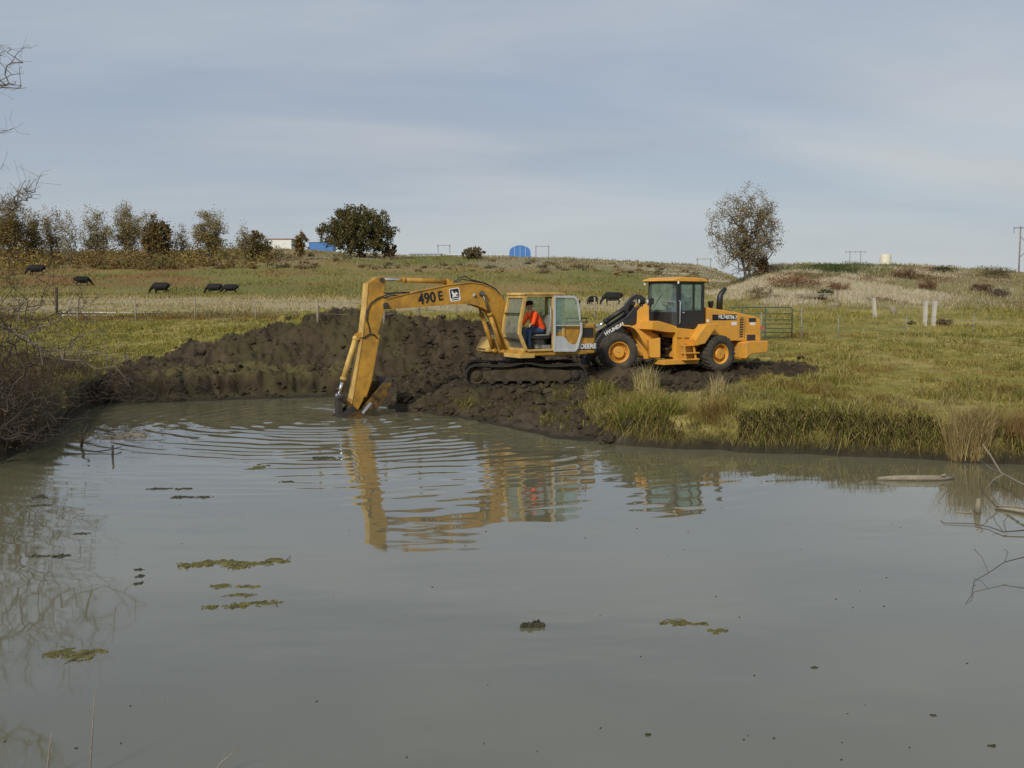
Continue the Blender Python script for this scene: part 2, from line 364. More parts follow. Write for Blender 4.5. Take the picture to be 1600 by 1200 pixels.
def terrain_z(x, y, rough=True):
    x = np.asarray(x, float); y = np.asarray(y, float)
    px = 800+F*x/y
    ys = np.interp(px, SHP, SHY)
    wob = (fbm(x*.55+3, y*.55+9, 4)-.5)*1.3+(fbm(x*2.1, y*2.1, 3)-.5)*.35
    edge = 1-sstep(2, 6, np.abs(y-ys))
    d = y-ys+wob*edge*np.where(px > 960, .75, 1)
    left = np.interp(d, [0, .55, .66, .80, 1.3, 3, 12, 30], [0, .12, .16, .70, .84, .95, 1.12, 1.3])
    mud = np.interp(d, [0, .5, 2, 5.5, 8, 12, 30], [0, .1, .30, .66, .74, .78, 1.0])
    right = np.interp(d, [0, .1, .5, 1.4, 5, 12, 30], [0, .20, .40, .56, .66, .75, .95])
    wl = 1-sstep(540, 610, px); wr = sstep(930, 1010, px)
    rise = left*wl+right*wr+mud*(1-wl-wr)
    hp = np.interp(px, HP, HPY)
    base = np.interp(y, [33, 42, 50, 57, 65, 80, 100, 130], [.85, 1.2, 1.55, 1.9, 2.25, 2.75, 3.15, pyz(459, 130)])
    g = np.interp(y, [130, 170, 200, 230, 260, 300], [0, .42, .65, .82, .93, 1])
    fz = pyz(459+(hp-459)*g, np.minimum(y, 300))
    base = np.where(y > 130, fz, base)
    hr = np.interp(px, HRP, HRY)
    gr = np.interp(y, [57, 70, 80, 90, 105, 120], [0, .13, .27, .46, .77, 1])
    rb = pyz(500+(hr-500)*gr, np.minimum(y, 120))-np.interp(y, [120, 150], [0, .8])
    wr2 = sstep(1080, 1210, px)*sstep(57, 66, y)
    base = base*(1-wr2)+rb*wr2
    w = sstep(30, 44, y)
    z = rise*(1-w)+base*w
    # spoil heap
    mt = pyz(np.interp(px, MP, MPY)+(fbm(px*.03, px*.01+2, 3)-.5)*14, 36.0)
    cross = sstep(32.9, 35.9, y)*(1-sstep(36.8, 41.5, y))
    inm = ((px > 120) & (px < 960))
    h = np.where(inm, np.maximum(0, mt-z), 0)*cross
    z = z+h
    # berm between the machines
    z = z+.24*np.exp(-((px-985)/42)**2-((y-30.2)/.5)**2)
    z = z+.11*np.exp(-((px-968)/55)**4)*sstep(29.6, 30.8, y)*(1-sstep(34, 35.5, y))
    pad = sstep(-2.4, -1.7, x)*(1-sstep(2.3, 3.0, x))*sstep(27.3, 28.0, y)*(1-sstep(31.2, 32, y))
    z = z*(1-pad)+np.maximum(z, .665)*pad; padn = 1-.75*pad
    z = np.where(d < 0, np.maximum(-.9, d*.4), z)
    if rough:
        dm = dirtmask(px, y, z)
        land = sstep(0.05, .8, d)
        amp = np.interp(y, [18, 60, 140], [1, 1.6, 3])
        z = z+padn*land*amp*((fbm(x*1.1, y*1.1, 4)-.5)*.22*(.35+.65*dm)+(fbm(x*4+7, y*4, 3)-.5)*.34*dm+(fbm(x*8+3, y*7, 2)-.5)*.15*dm+(fbm(x*2.3+1, y*2.3+4, 3)-.5)*.07*(1-dm))
        z = z+land*dm*h*((fbm(x*.9+31, y*.9, 4)-.5)*.55+(np.abs(fbm(x*2.4+3, y*2.4, 3)-.5)-.12)*.5)
    return z
DIRT = [(120,604),(170,588),(235,556),(330,528),(450,499),(500,484),(620,488),(760,503),(900,540),(1130,574),(1225,560),(1300,570),(1270,584),(1190,592),(1130,604),(1060,618),(1000,612),(960,604),(900,614),(868,632),(930,660),(1000,690),(1010,730),(560,730),(560,640),(120,640)]
def dirtmask(px, y, z):
    py = HOR+F*(HC-z)/y
    a = px+(fbm(px*.03, py*.05, 3)-.5)*60; b = py+(fbm(px*.02+9, py*.06+3, 3)-.5)*22
    m = inpoly(a, b, DIRT) & (y < 42)
    return m.astype(float)
def terrain_mesh():
    ys = np.concatenate([np.arange(15.5, 44, .075), 44*1.0128**np.arange(1, 240)])
    us = np.concatenate([np.linspace(-1.5, -.56, 40)[:-1], np.linspace(-.56, .56, 760), np.linspace(.56, 1.5, 40)[1:]])
    U, Y = np.meshgrid(us, ys); X = U*Y; Z = terrain_z(X, Y)
    Z = np.where(Y > 420, np.maximum(Z-(Y-420)*.004, -1), Z)
    nr, nc = U.shape
    idx = np.arange(nr*nc).reshape(nr, nc)
    Fc = np.stack([idx[:-1,:-1], idx[:-1,1:], idx[1:,1:], idx[1:,:-1]], -1).reshape(-1, 4)
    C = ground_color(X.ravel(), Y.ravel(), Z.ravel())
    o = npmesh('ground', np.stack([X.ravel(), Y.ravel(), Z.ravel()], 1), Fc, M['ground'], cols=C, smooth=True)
    setp(o, kind='structure')
def h0(px, y): return sstep(32.9, 35.9, y)
def mixc(a, b, t): t = np.asarray(t)[..., None]; return a*(1-t)+np.asarray(b)*t
def ground_color(x, y, z):
    px = 800+F*x/y; py = HOR+F*(HC-z)/y
    n1 = fbm(x*.35, y*.18+4, 4); n2 = fbm(x*1.3+8, y*1.3, 3); n3 = fbm(x*.05+3, y*.035, 4)
    C = np.ones(x.shape+(3,))*np.array([.215, .185, .042])
    C = mixc(C, (.31, .255, .085), sstep(.42, .68, n1))
    C = mixc(C, (.13, .135, .028), sstep(.48, .72, n2)*.6)
    # pasture beyond the fence
    far = sstep(95, 115, y)
    C = mixc(C, (.185, .165, .050), far)
    C = mixc(C, (.24, .175, .065), far*sstep(.45, .62, n3))
    C = mixc(C, (.15, .15, .042), far*sstep(.5, .66, fbm(x*.03+40, y*.03, 4)))
    red = far*(1-sstep(350, 620, px))*sstep(135, 160, y)
    C = mixc(C, (.20, .115, .045), red*sstep(.4, .62, fbm(x*.08, y*.05+70, 4)))
    ridge = sstep(185, 215, y)*(1-sstep(1080, 1150, px))
    C = mixc(C, (.235, .20, .115), ridge*sstep(.38, .6, fbm(x*.06+9, y*.04, 4)))
    # pale dry strip behind the fence, and the dark weedy strip at its foot
    pale = sstep(62, 70, y)*(1-sstep(92, 112, y))*(1-sstep(1000, 1180, px))
    C = mixc(C, (.335, .28, .155), pale*sstep(.25, .5, n1+.1))
    weed = sstep(54.5, 57, y)*(1-sstep(62, 67, y))*(1-sstep(560, 700, px))
    C = mixc(C, (.085, .062, .035), weed*sstep(.3, .5, fbm(x*.4+2, y*.4, 4))*.9)
    # right hillside
    hill = sstep(1110, 1200, px+(y-95)*1.5)*sstep(70, 84, y)
    C = mixc(C, (.20, .17, .08), hill*.8)
    C = mixc(C, (.40, .35, .24), hill*(y > 82)*(1-sstep(1400, 1520, px))*sstep(.46, .56, fbm(x*.22+60, y*.18, 4))*.8)
    C = mixc(C, (.14, .085, .04), hill*sstep(.52, .66, fbm(x*.12+5, y*.16, 4))*.8)
    C = mixc(C, (.07, .10, .03), sstep(100, 112, y)*sstep(1190, 1240, px)*(1-sstep(1340, 1480, px))*sstep(.4, .6, n1)*.8)
    # soil
    dm = dirtmask(px, y, z)
    dm = np.maximum(dm, (y < 28.8)*(px > 560)*(1-sstep(890, 1000, px+(fbm(x*1.1+6, y*1.1, 3)-.5)*240)))
    soil = np.array([.052, .039, .024])*(0.35+1.25*fbm(x*1.7, y*1.7+6, 4))[..., None]
    soil = mixc(soil, (.058, .053, .022), sstep(.50, .66, fbm(x*.9+12, y*.9, 4))*.6*(px < 900))
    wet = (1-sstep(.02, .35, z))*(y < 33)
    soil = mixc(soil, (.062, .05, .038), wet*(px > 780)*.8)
    C = mixc(C, (0, 0, 0), dm)+soil*dm[..., None]
    bench = sstep(.62, .78, z)*(y < 34.2)*(px < 600)*sstep(.38, .55, fbm(x*1.4+8, y*1.4, 3))*(h0(px, y) < .35)
    C = mixc(C, (.095, .082, .032), bench*.7*(y < 33.4))
    cut_shade = sstep(.13, .2, z)*(1-sstep(.42, .62, z))*(y < 33.2)*(px < 580)*sstep(.35, .5, fbm(x*1.1+50, y*.4, 3))  # undercut shade painted into the soil colour of the left bank face
    C = mixc(C, (.022, .018, .011), cut_shade*.85)
    left_brown = (1-sstep(95, 150, px))*(y < 31)*sstep(.2, .45, fbm(x*.6, y*.6, 3))  # dirt-brown ground colour of the near left bank
    C = mixc(C, (.062, .048, .028), left_brown*.95)
    # undercut shade painted into the earth colour of the face right above the water
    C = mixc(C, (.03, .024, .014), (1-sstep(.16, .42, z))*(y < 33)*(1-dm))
    C = mixc(C, (.035, .03, .02), (z < .06)*1.0)  # painted shade carried on over the rim and below the waterline
    return C
terrain_mesh()
# the bank under the photographer
def near_bank():
    X, Y = np.meshgrid(np.linspace(-26, 26, 90), np.linspace(-22, 3.2, 50))
    Z = np.interp(Y+(fbm(X*.4, Y*.4)-.5)*1.2, [-30, 0, 1.0, 2.6], [1.9, 1.58, 1.3, -.5])+(fbm(X*2, Y*2)-.5)*.12
    nr, nc = X.shape; idx = np.arange(nr*nc).reshape(nr, nc)
    Fc = np.stack([idx[:-1,:-1], idx[:-1,1:], idx[1:,1:], idx[1:,:-1]], -1).reshape(-1, 4)
    C = mixc(np.ones(X.size)[:, None]*np.array([.165, .145, .045]), (.26, .215, .095), sstep(.42, .68, fbm(X*.5, Y*.5)).ravel())
    setp(npmesh('near_ground', np.stack([X.ravel(), Y.ravel(), Z.ravel()], 1), Fc, M['ground'], cols=C, smooth=True), kind='structure')
near_bank()
# ================================================================== water
BUCK = at(548, 652, z=0)
def pond():
    ys = np.arange(1.2, 34.2, .062); us = np.linspace(-.78, .78, 470)
    U, Y = np.meshgrid(us, ys); X = U*Y
    Z = np.zeros_like(X)
    for k, (sx, sy, A, lam, ph) in enumerate([(0,0,.9,.50,0), (.5,.35,.7,.61,1.7), (-.6,.15,.6,.42,3.1), (2.2,.9,.6,.72,.6), (-1.6,-.5,.6,.80,4.4)]):
        r = np.hypot(X-BUCK[0]-sx, Y-BUCK[1]-sy)
        env = np.exp(-r/9-(r/11.5)**2)*np.minimum(1, r/.5)
        warp = (fbm(X*.35+k*7, Y*.5, 4)-.5)*8.0+(fbm(X*1.3+k*3, Y*1.1, 2)-.5)*2.5
        Z += A*.0068*env*(.25+1.5*sstep(.36, .66, fbm(X*.55+k*13, Y*.8, 3)))*np.cos(2*math.pi*r/lam-ph+warp)
        r2 = np.exp(-((r-9)/4.5)**2)
        Z += A*.00022*r2*np.cos(2*math.pi*r/(lam*1.7)-ph+warp)
    Z += .0026*np.sin(2*math.pi*(Y*.43+X*.05)+(fbm(X*.2, Y*.2)-.5)*9)*np.interp(Y, [3, 12, 20], [1, .8, .2])
    Z += (fbm(X*.7, Y*2.2, 4)-.5)*.0046*np.interp(Y, [10, 20], [.35, 1])
    Z += (fbm(X*1.6+9, Y*4.5, 3)-.5)*.0036*sstep(.42, .66, fbm(X*.16+3, Y*.33, 3))
    nr, nc = X.shape; idx = np.arange(nr*nc).reshape(nr, nc)
    Fc = np.stack([idx[:-1,:-1], idx[:-1,1:], idx[1:,1:], idx[1:,:-1]], -1).reshape(-1, 4)
    m = mat('muddy_water', (.142, .133, .080), .035, .10, .22, 0, spec=.5)
    m.node_tree.nodes['Principled BSDF'].inputs['IOR'].default_value = 2.1
    setp(npmesh('water', np.stack([X.ravel(), Y.ravel(), Z.ravel()], 1), Fc, m, smooth=True), kind='structure')
pond()
# ================================================================== blades of grass
def blades(name, P, H, Wd, lean, C, parent=None, seed=0, droop=.35, label=None, kind='stuff', cat=None):
    rs = np.random.RandomState(seed); n = len(P)
    a = rs.rand(n)*2*math.pi; dirx = np.stack([np.cos(a), np.sin(a), np.zeros(n)], 1)
    b = rs.rand(n)*2*math.pi; ld = np.stack([np.cos(b), np.sin(b), np.zeros(n)], 1)
    ld = ld*(lean*(.4+1.2*rs.rand(n)))[:, None]
    up = np.array([0, 0, 1.])
    H = np.asarray(H); w = (np.asarray(Wd)/2)[:, None]*dirx
    mid = P+ld*(H*.35)[:, None]+up*(H*.6)[:, None]
    tip = P+ld*(H*(1.0))[:, None]+up*(H*(1-droop*rs.rand(n)*np.minimum(1, lean*1.3)))[:, None]
    V = np.stack([P-w, P+w, mid+w*.7, mid-w*.7, tip], 1).reshape(-1, 3)
    i = np.arange(n)*5
    Fc = np.stack([np.stack([i, i+1, i+2], 1), np.stack([i, i+2, i+3], 1), np.stack([i+3, i+2, i+4], 1)], 1).reshape(-1, 3)
    o = npmesh(name, V, Fc, M['blade'], parent, cols=np.repeat(C, 5, 0))
    if kind: o['kind'] = kind
    if label: o['label'] = label
    if cat: o['category'] = cat
    return o
def gcol(rs, n, pal, wts, var=.25):
    pal = np.array(pal); k = rs.choice(len(pal), n, p=np.array(wts)/np.sum(wts)); return pal[k]*(1+var*(rs.rand(n, 1)*2-1))
GREEN, OLIVE, STRAW, PALE, RUST = (.10,.135,.022), (.215,.195,.042), (.36,.29,.095), (.46,.39,.21), (.24,.125,.045)
def scatter(n, px0, px1, y0, y1, rs, power=1.0):
    px = px0+(px1-px0)*rs.rand(n); y = y0*(y1/y0)**(rs.rand(n)**power); return (px-800)/F*y, y, px
def grass_right():
    rs = np.random.RandomState(3)
    x, y, px = scatter(250000, 850, 1760, 18.5, 48, rs, 1.05)
    z = terrain_z(x, y); dm = dirtmask(px, y, terrain_z(x, y, False)); ys = np.interp(px, SHP, SHY)
    tuft = fbm(x*1.6+3, y*1.6, 3); big = fbm(x*.45+11, y*.45, 3)
    k = (z > .10) & (dm < .5) & (rs.rand(len(x)) < .25+1.5*sstep(.35, .62, tuft))
    # thinned, muddy end of the bank towards the excavator
    k &= rs.rand(len(x)) < sstep(870, 1040, px+(tuft-.5)*260)
    x, y, z, px, tuft, big, ys = [a[k] for a in (x, y, z, px, tuft, big, ys)]; n = len(x)
    d = y-ys
    pt = fbm(x*.9+21, y*.7+2, 3)
    H = (.03+.08*rs.rand(n)+.30*sstep(.46, .68, tuft)*rs.rand(n))*np.interp(d, [0, 1, 4, 10], [1.4, 1.4, .9, .8])*(.55+.9*sstep(.38, .62, pt))
    C = gcol(rs, n, [GREEN, OLIVE, STRAW, PALE, (.2, .15, .05)], [1.3, 4, 2.8, 1.0, 1.4])
    C = mixc(C, GREEN, sstep(.54, .7, big)*.35); C = mixc(C, STRAW, sstep(.52, .7, 1-big)*.5)
    C = mixc(C, (.085, .075, .024), (1-sstep(.3, 2.2, d))*.55*sstep(.35, .6, fbm(x*.8+2, y*.8+70, 3)))
    C = mixc(C, (.22, .125, .045), sstep(.58, .68, fbm(x*.7+44, y*.5, 3))*.6)
    C = mixc(C, (.30, .25, .12), sstep(.56, .7, fbm(x*.5+90, y*.3, 3))*.5)
    blades('grass', np.stack([x, y, z-.01], 1), H, np.interp(y, [18, 46], [.009, .022])*(.7+.6*rs.rand(n)), .75, C, seed=5,
           label='rough green and straw coloured grass on the right bank', cat='grass', droop=.6)
def grass_left():
    rs = np.random.RandomState(4)
    x, y, px = scatter(120000, -160, 760, 28, 62, rs, .9)
    z = terrain_z(x, y); dm = dirtmask(px, y, terrain_z(x, y, False)); tuft = fbm(x*1.1+30, y*.9, 3)
    k = (z > .5) & ((dm < .5) & (rs.rand(len(x)) < .2+1.3*sstep(.35, .62, tuft)) | (rs.rand(len(x)) < .16*(fbm(x*.9+12, y*.9, 4) > .47)))
    x, y, z, px, tuft = [a[k] for a in (x, y, z, px, tuft)]; n = len(x)
    H = .05+.10*rs.rand(n)+.2*sstep(.5, .75, tuft)*rs.rand(n)
    C = gcol(rs, n, [GREEN, OLIVE, STRAW, (.23, .21, .05)], [1.4, 4, 2, 2])
    C = mixc(C, (.10, .09, .03), dm[k]*.75); H = H*(1-.4*dm[k])
    C = mixc(C, RUST, sstep(56, 58, y)*(1-sstep(60, 62, y))*.7)
    blades('grass', np.stack([x, y, z-.01], 1), H, np.interp(y, [28, 62], [.016, .032])*(.7+.6*rs.rand(n)), .7, C, seed=6,
           label='yellow green grass on the left bank below the fence', cat='grass', droop=.6)
def weeds_left():
    rs = np.random.RandomState(19); x, y, px = scatter(26000, -260, 250, 15.8, 33, rs, 1); z = terrain_z(x, y); t = fbm(x*1.2+4, y*1.2, 3)
    k = (z > .06) & (rs.rand(len(x)) < sstep(250, 120, px)*0+1-sstep(90, 230, px+(t-.5)*120)); x, y, z, t = x[k], y[k], z[k], t[k]; n = len(x)
    C = gcol(rs, n, [(.09,.065,.035), (.13,.10,.06), (.06,.05,.025), (.16,.12,.05), (.09,.09,.03)], [4,3,3,2,2])
    blades('dead_weeds', np.stack([x, y, z-.02], 1), (.15+.55*rs.rand(n)**1.5)*(.5+sstep(.4, .65, t)), .008+.010*rs.rand(n), .6, C, seed=20, label='tangled brown dead weeds on the near left bank', cat='weeds', droop=.5)
weeds_left()
def weeds_mud():
    rs = np.random.RandomState(23); x, y, px = scatter(30000, 640, 1010, 22.5, 29, rs, 1); z = terrain_z(x, y); t = fbm(x*1.5+14, y*1.5, 3)
    k = (z > .12) & (rs.rand(len(x)) < sstep(.56, .68, t+.16*sstep(780, 960, px)-.06)); x, y, z = x[k], y[k], z[k]; n = len(x)
    C = gcol(rs, n, [OLIVE, STRAW, (.10,.09,.03), (.09,.11,.025), (.16,.11,.05)], [3,2,3,2,2])
    blades('bank_weeds', np.stack([x, y, z-.01], 1), .05+.2*rs.rand(n)**1.5, .008+.006*rs.rand(n), .9, C, seed=24, label='sparse trampled weeds on the mud below the tracks', cat='weeds', droop=.7)
weeds_mud()
def grass_far():
    rs = np.random.RandomState(8)
    x, y, px = scatter(190000, -120, 1720, 46, 300, rs, .95)
    z = terrain_z(x, y); t = fbm(x*.25, y*.12, 3)
    k = rs.rand(len(x)) < .12+1.4*sstep(.45, .7, t)
    x, y, z, px = [a[k] for a in (x, y, z, px)]; n = len(x)
    C = ground_color(x, y, z)*(.7+.75*rs.rand(n, 1)); C = mixc(C, STRAW, (rs.rand(n) < .25)*.5)
    H = (.10+.26*rs.rand(n))*np.interp(y, [46, 120, 300], [.8, 1.3, 2.4])
    blades('pasture_grass', np.stack([x, y, z-.02], 1), H, np.interp(y, [46, 300], [.035, .22])*(.7+.6*rs.rand(n)), .6, C, seed=9,
           label='dry tufted grass over the grazed pasture and ridge', cat='grass')
def grass_hill():
    rs = np.random.RandomState(12)
    x, y, px = scatter(300000, 1100, 1740, 76, 124, rs, 1)
    e = px+(y-95)*1.6; t = fbm(x*.22+60, y*.18, 4)
    band = sstep(1105, 1150, e)*(1-sstep(1400, 1520, px))*(.25+.75*(y > 84))
    k = (rs.rand(len(x)) < band*sstep(.48, .56, t)) | (rs.rand(len(x)) < .03*(px > 1200))
    x, y, px = x[k], y[k], px[k]; z = terrain_z(x, y); n = len(x)
    C = gcol(rs, n, [PALE, (.60, .54, .42), (.50, .44, .31), (.33, .27, .17)], [3, 5, 3, 1])
    blades('dry_grass', np.stack([x, y, z-.02], 1), .12+.45*rs.rand(n)**1.4, .012+.016*rs.rand(n), .5, C, seed=13, label='pale dry reed grass on the right hillside', cat='grass')
def grass_edge():
    rs = np.random.RandomState(15); n = 17000
    px = rs.uniform(940, 1760, n); ys = np.interp(px, SHP, SHY); y = ys+rs.uniform(-.3, 1.6, n); x = (px-800)/F*y; z = terrain_z(x, y)
    k = (z > .20) & (z < .56) & (fbm(x*1.3, y*.7+3, 3)+.12*rs.rand(n) > .53); x, y, z = x[k], y[k], z[k]; n = len(x)
    H = (.10+.42*rs.rand(n)**1.6)*(.5+1.0*fbm(x*2.2+5, y, 2)); w = np.stack([rs.uniform(.004, .010, n), np.zeros(n), np.zeros(n)], 1); P = np.stack([x, y, z-.01], 1)
    side = rs.randn(n)*.55+(fbm(x*3, y*3, 2)-.5)*1.6; out = .1+.5*rs.rand(n)
    mid = P+np.stack([side*H*.4, -out*H*.55, H*.42], 1); tip = P+np.stack([side*H, -(out+.25)*H, -H*.55*rs.rand(n)], 1); tip[:, 2] = np.maximum(tip[:, 2], .02)
    V = np.stack([P-w, P+w, mid+w*.8, mid-w*.8, tip], 1).reshape(-1, 3); i = np.arange(n)*5
    Fc = np.stack([np.stack([i, i+1, i+2], 1), np.stack([i, i+2, i+3], 1), np.stack([i+3, i+2, i+4], 1)], 1).reshape(-1, 3)
    C = gcol(rs, n, [GREEN, OLIVE, STRAW, (.16, .11, .05), (.10, .085, .028), (.07, .055, .025)], [1, 2.2, 2, 2.5, 3, 2])
    setp(npmesh('overhanging_grass', V, Fc, M['blade'], cols=np.repeat(C, 5, 0)), 'long grass drooping over the water edge of the right bank', 'grass', kind='stuff')
grass_edge()
grass_right(); grass_left(); grass_far(); grass_hill()
def tuft(name, label, px, py, hpx, wpx, n, pal, wts, seed, lean=.3, Y=None, cat='grass tuft'):
    rs = np.random.RandomState(seed)
    c = ground_at(px, py) if Y is None else np.array([(px-800)/F*Y, Y, 0])
    s = c[1]/F; r = np.sqrt(rs.rand(n))*wpx/2*s; a = rs.rand(n)*6.283
    x = c[0]+r*np.cos(a); y = c[1]+r*.6*np.sin(a); z = terrain_z(x, y); k = z > -.25
    x, y, z = x[k], y[k], z[k]; n = len(x)
    H = hpx*s*(.45+.6*rs.rand(n))
    C = gcol(rs, n, pal, wts)
    o = blades(name, np.stack([x, y, z-.02], 1), H, np.full(n, .011)*(.7+.7*rs.rand(n)), lean, C, seed=seed+1, kind=None, label=label)
    setp(o, cat=cat); return o
def ground_at(px, py):
    """the first land the ray through a photo pixel meets"""
    r = ray(px, py); t = np.concatenate([np.linspace(16, 60, 1500), np.linspace(60, 420, 2500)])/r[1]
    P = np.array([0, 0, HC])+t[:, None]*r; Z = terrain_z(P[:, 0], P[:, 1], False)
    k = np.where(P[:, 2] <= Z)[0]; i = k[0] if len(k) else int(np.argmin((P[:, 2]-Z)/t))
    return np.array([P[i, 0], P[i, 1], Z[i]])
def tz(x, y): return float(terrain_z(np.array([x]), np.array([y]))[0])
tuft('grass_tuft', 'tall straw coloured grass clump hanging over the water at far right', 1515, 700, 88, 70, 800, [(.34,.26,.11), (.27,.2,.08), (.36,.3,.16), (.17,.11,.05)], [4,3,2,2], 31, .45)
tuft('grass_tuft', 'pale seeding grass tuft in front of the loader front tyre', 1010, 612, 46, 40, 260, [PALE, STRAW, OLIVE], [4,3,1], 33, .3)
tuft('grass_tuft', 'pale grass tuft below the loader rear tyre', 1123, 622, 46, 24, 160, [PALE, STRAW], [4,2], 35, .22)
tuft('grass_tuft', 'small green and straw tuft at the right end of the tracks', 940, 620, 36, 46, 260, [STRAW, OLIVE, GREEN], [3,3,2], 37, .5)
tuft('grass_tuft', 'dark green drooping tussock on the bank below the loader', 1010, 652, 44, 110, 1100, [GREEN, OLIVE, STRAW, (.06,.08,.02)], [2,3,2,1], 39, .8)
tuft('grass_tuft', 'thin pale stalks on the bank between the two loader tyres', 1085, 622, 22, 26, 70, [PALE, STRAW], [3,2], 40, .25)
tuft('grass_tuft', 'weathered brown weed stalks at the frame edge right of the straw clump', 1590, 690, 60, 50, 300, [(.2,.12,.06), (.26,.13,.07), OLIVE], [3,2,2], 43, .4)
# ------------------------------------------------------------------ loose soil
def clods():
    rs = np.random.RandomState(21)
    x, y, px = scatter(26000, 120, 1260, 22.5, 41, rs, 1)
    z0 = terrain_z(x, y, False); dm = dirtmask(px, y, z0); k = (dm > .5) & (z0 > .03) & (rs.rand(len(x)) < .15+.85*sstep(.4, .65, fbm(x*.8+5, y*.8, 3)))
    x, y = x[k], y[k]; z = terrain_z(x, y); n = len(x)
    ico = bmesh.new(); bmesh.ops.create_icosphere(ico, subdivisions=1, radius=1); bv = np.array([v.co[:] for v in ico.verts]); bf = np.array([[v.index for v in f.verts] for f in ico.faces]); ico.free()
    s = .012+.11*rs.rand(n)**4.5
    V = bv[None]*(1+.45*(rs.rand(n, len(bv), 1)-.5)*2)*np.stack([s*(.8+.7*rs.rand(n)), s*(.8+.7*rs.rand(n)), s*(.5+.4*rs.rand(n))], 1)[:, None]
    V = V+np.stack([x, y, z+s*.15], 1)[:, None]
    Fc = bf[None]+(np.arange(n)*len(bv))[:, None, None]
    setp(npmesh('soil_clods', V.reshape(-1, 3), Fc.reshape(-1, 3), M['clod']), 'loose dark clods of dug soil on the spoil heap', 'soil', kind='stuff')
    # big slumped lumps along the muddy edge, each one a thing
    spots = [(655,640,30),(632,628,24),(690,628,28),(700,648,26),(745,640,22),(880,640,34),(905,648,26),(925,676,30),(950,690,26),(845,640,20),(905,625,26),(985,668,26)]
    names = ['nearest the bucket', 'just right of the bucket', 'below the left end of the tracks', 'at the water line below the idler', 'at the water below the middle of the tracks',
             'below the sprocket end of the tracks', 'half way between sprocket and water', 'at the water left of the green tussock', 'furthest right at the muddy water edge', 'small one below the track middle', 'under the small tuft by the tracks', 'under the drooping green tussock']
    for i, (qx, qy, w) in enumerate(spots):
        c = ground_at(qx, qy); r = w*c[1]/F/2
        bm = bmesh.new(); bmesh.ops.create_icosphere(bm, subdivisions=3, radius=1)
        for v in bm.verts:
            q = v.co.copy(); nz = float(fbm(np.array([q.x*1.6+i*9+q.z]), np.array([q.y*1.6+q.z*2]), 4)[0])
            v.co = Vector((q.x*1.25, q.y, q.z*.72))*(r*(.55+.9*nz))
        me = bpy.data.meshes.new('mud_lump'); bm.to_mesh(me); bm.free(); me.materials.append(M['clod'])
        o = link('mud_lump', me); o.location = (c[0], c[1], tz(c[0], c[1])+r*.15); o.rotation_euler[2] = i*1.3
        setp(o, 'slumped lump of dark mud '+names[i], 'mud lump', 'mud lumps along the dug edge')
clods()
# ================================================================== machines: a vertical plane seen through photo pixels
class Fr:
    def __init__(s, ox, oy, oz, deg): s.o = np.array([ox, oy, oz]); s.f = np.array([-math.cos(R(deg)), -math.sin(R(deg)), 0]); s.l = np.array([math.sin(R(deg)), -math.cos(R(deg)), 0]); s.rz = math.atan2(s.f[1], s.f[0])
    def un(s, px, py, l):
        """photo pixel -> (forward, height) on the machine's own vertical plane at side offset l"""
        r = ray(px, py); q = s.o+s.l*l; A = np.array([[r[0], -s.f[0]], [r[1], -s.f[1]]])
        t, k = np.linalg.solve(A, q[:2]); return (float(k), float(HC+t*r[2]-s.o[2]))
    def path(s, pts, l): return [s.un(a, b, l) for a, b in pts]
    def p3(s, px, py, l): k, h = s.un(px, py, l); return (k, l, h)
def cylinder_part(name, parent, a, b, frac, rb, rr, mb='exc', Mx=None, rod='chrome'):
    """hydraulic cylinder: barrel from a, chrome rod on to b"""
    a = Vector(a); b = Vector(b); m = a.lerp(b, frac); d = (b-a).normalized()
    q = MB(Mx); q.cyl(a, m, rb, n=14); q.cyl(m-d*.07, m+d*.015, rb*1.25, n=14); q.cyl(a-d*.03, a+d*.06, rb*1.2, n=14)
    _, sx, _ = frame_of(d); q.cyl(a-Vector((0, rb*1.5, 0)), a+Vector((0, rb*1.5, 0)), rb*.8, n=10)
    o = q.build(name, mb, parent)
    q = MB(Mx); q.cyl(m, b, rr, n=10); q.cyl(b-Vector((0, rb*1.2, 0)), b+Vector((0, rb*1.2, 0)), rr*1.7, n=10); q.build('rod', rod, o)
    return o
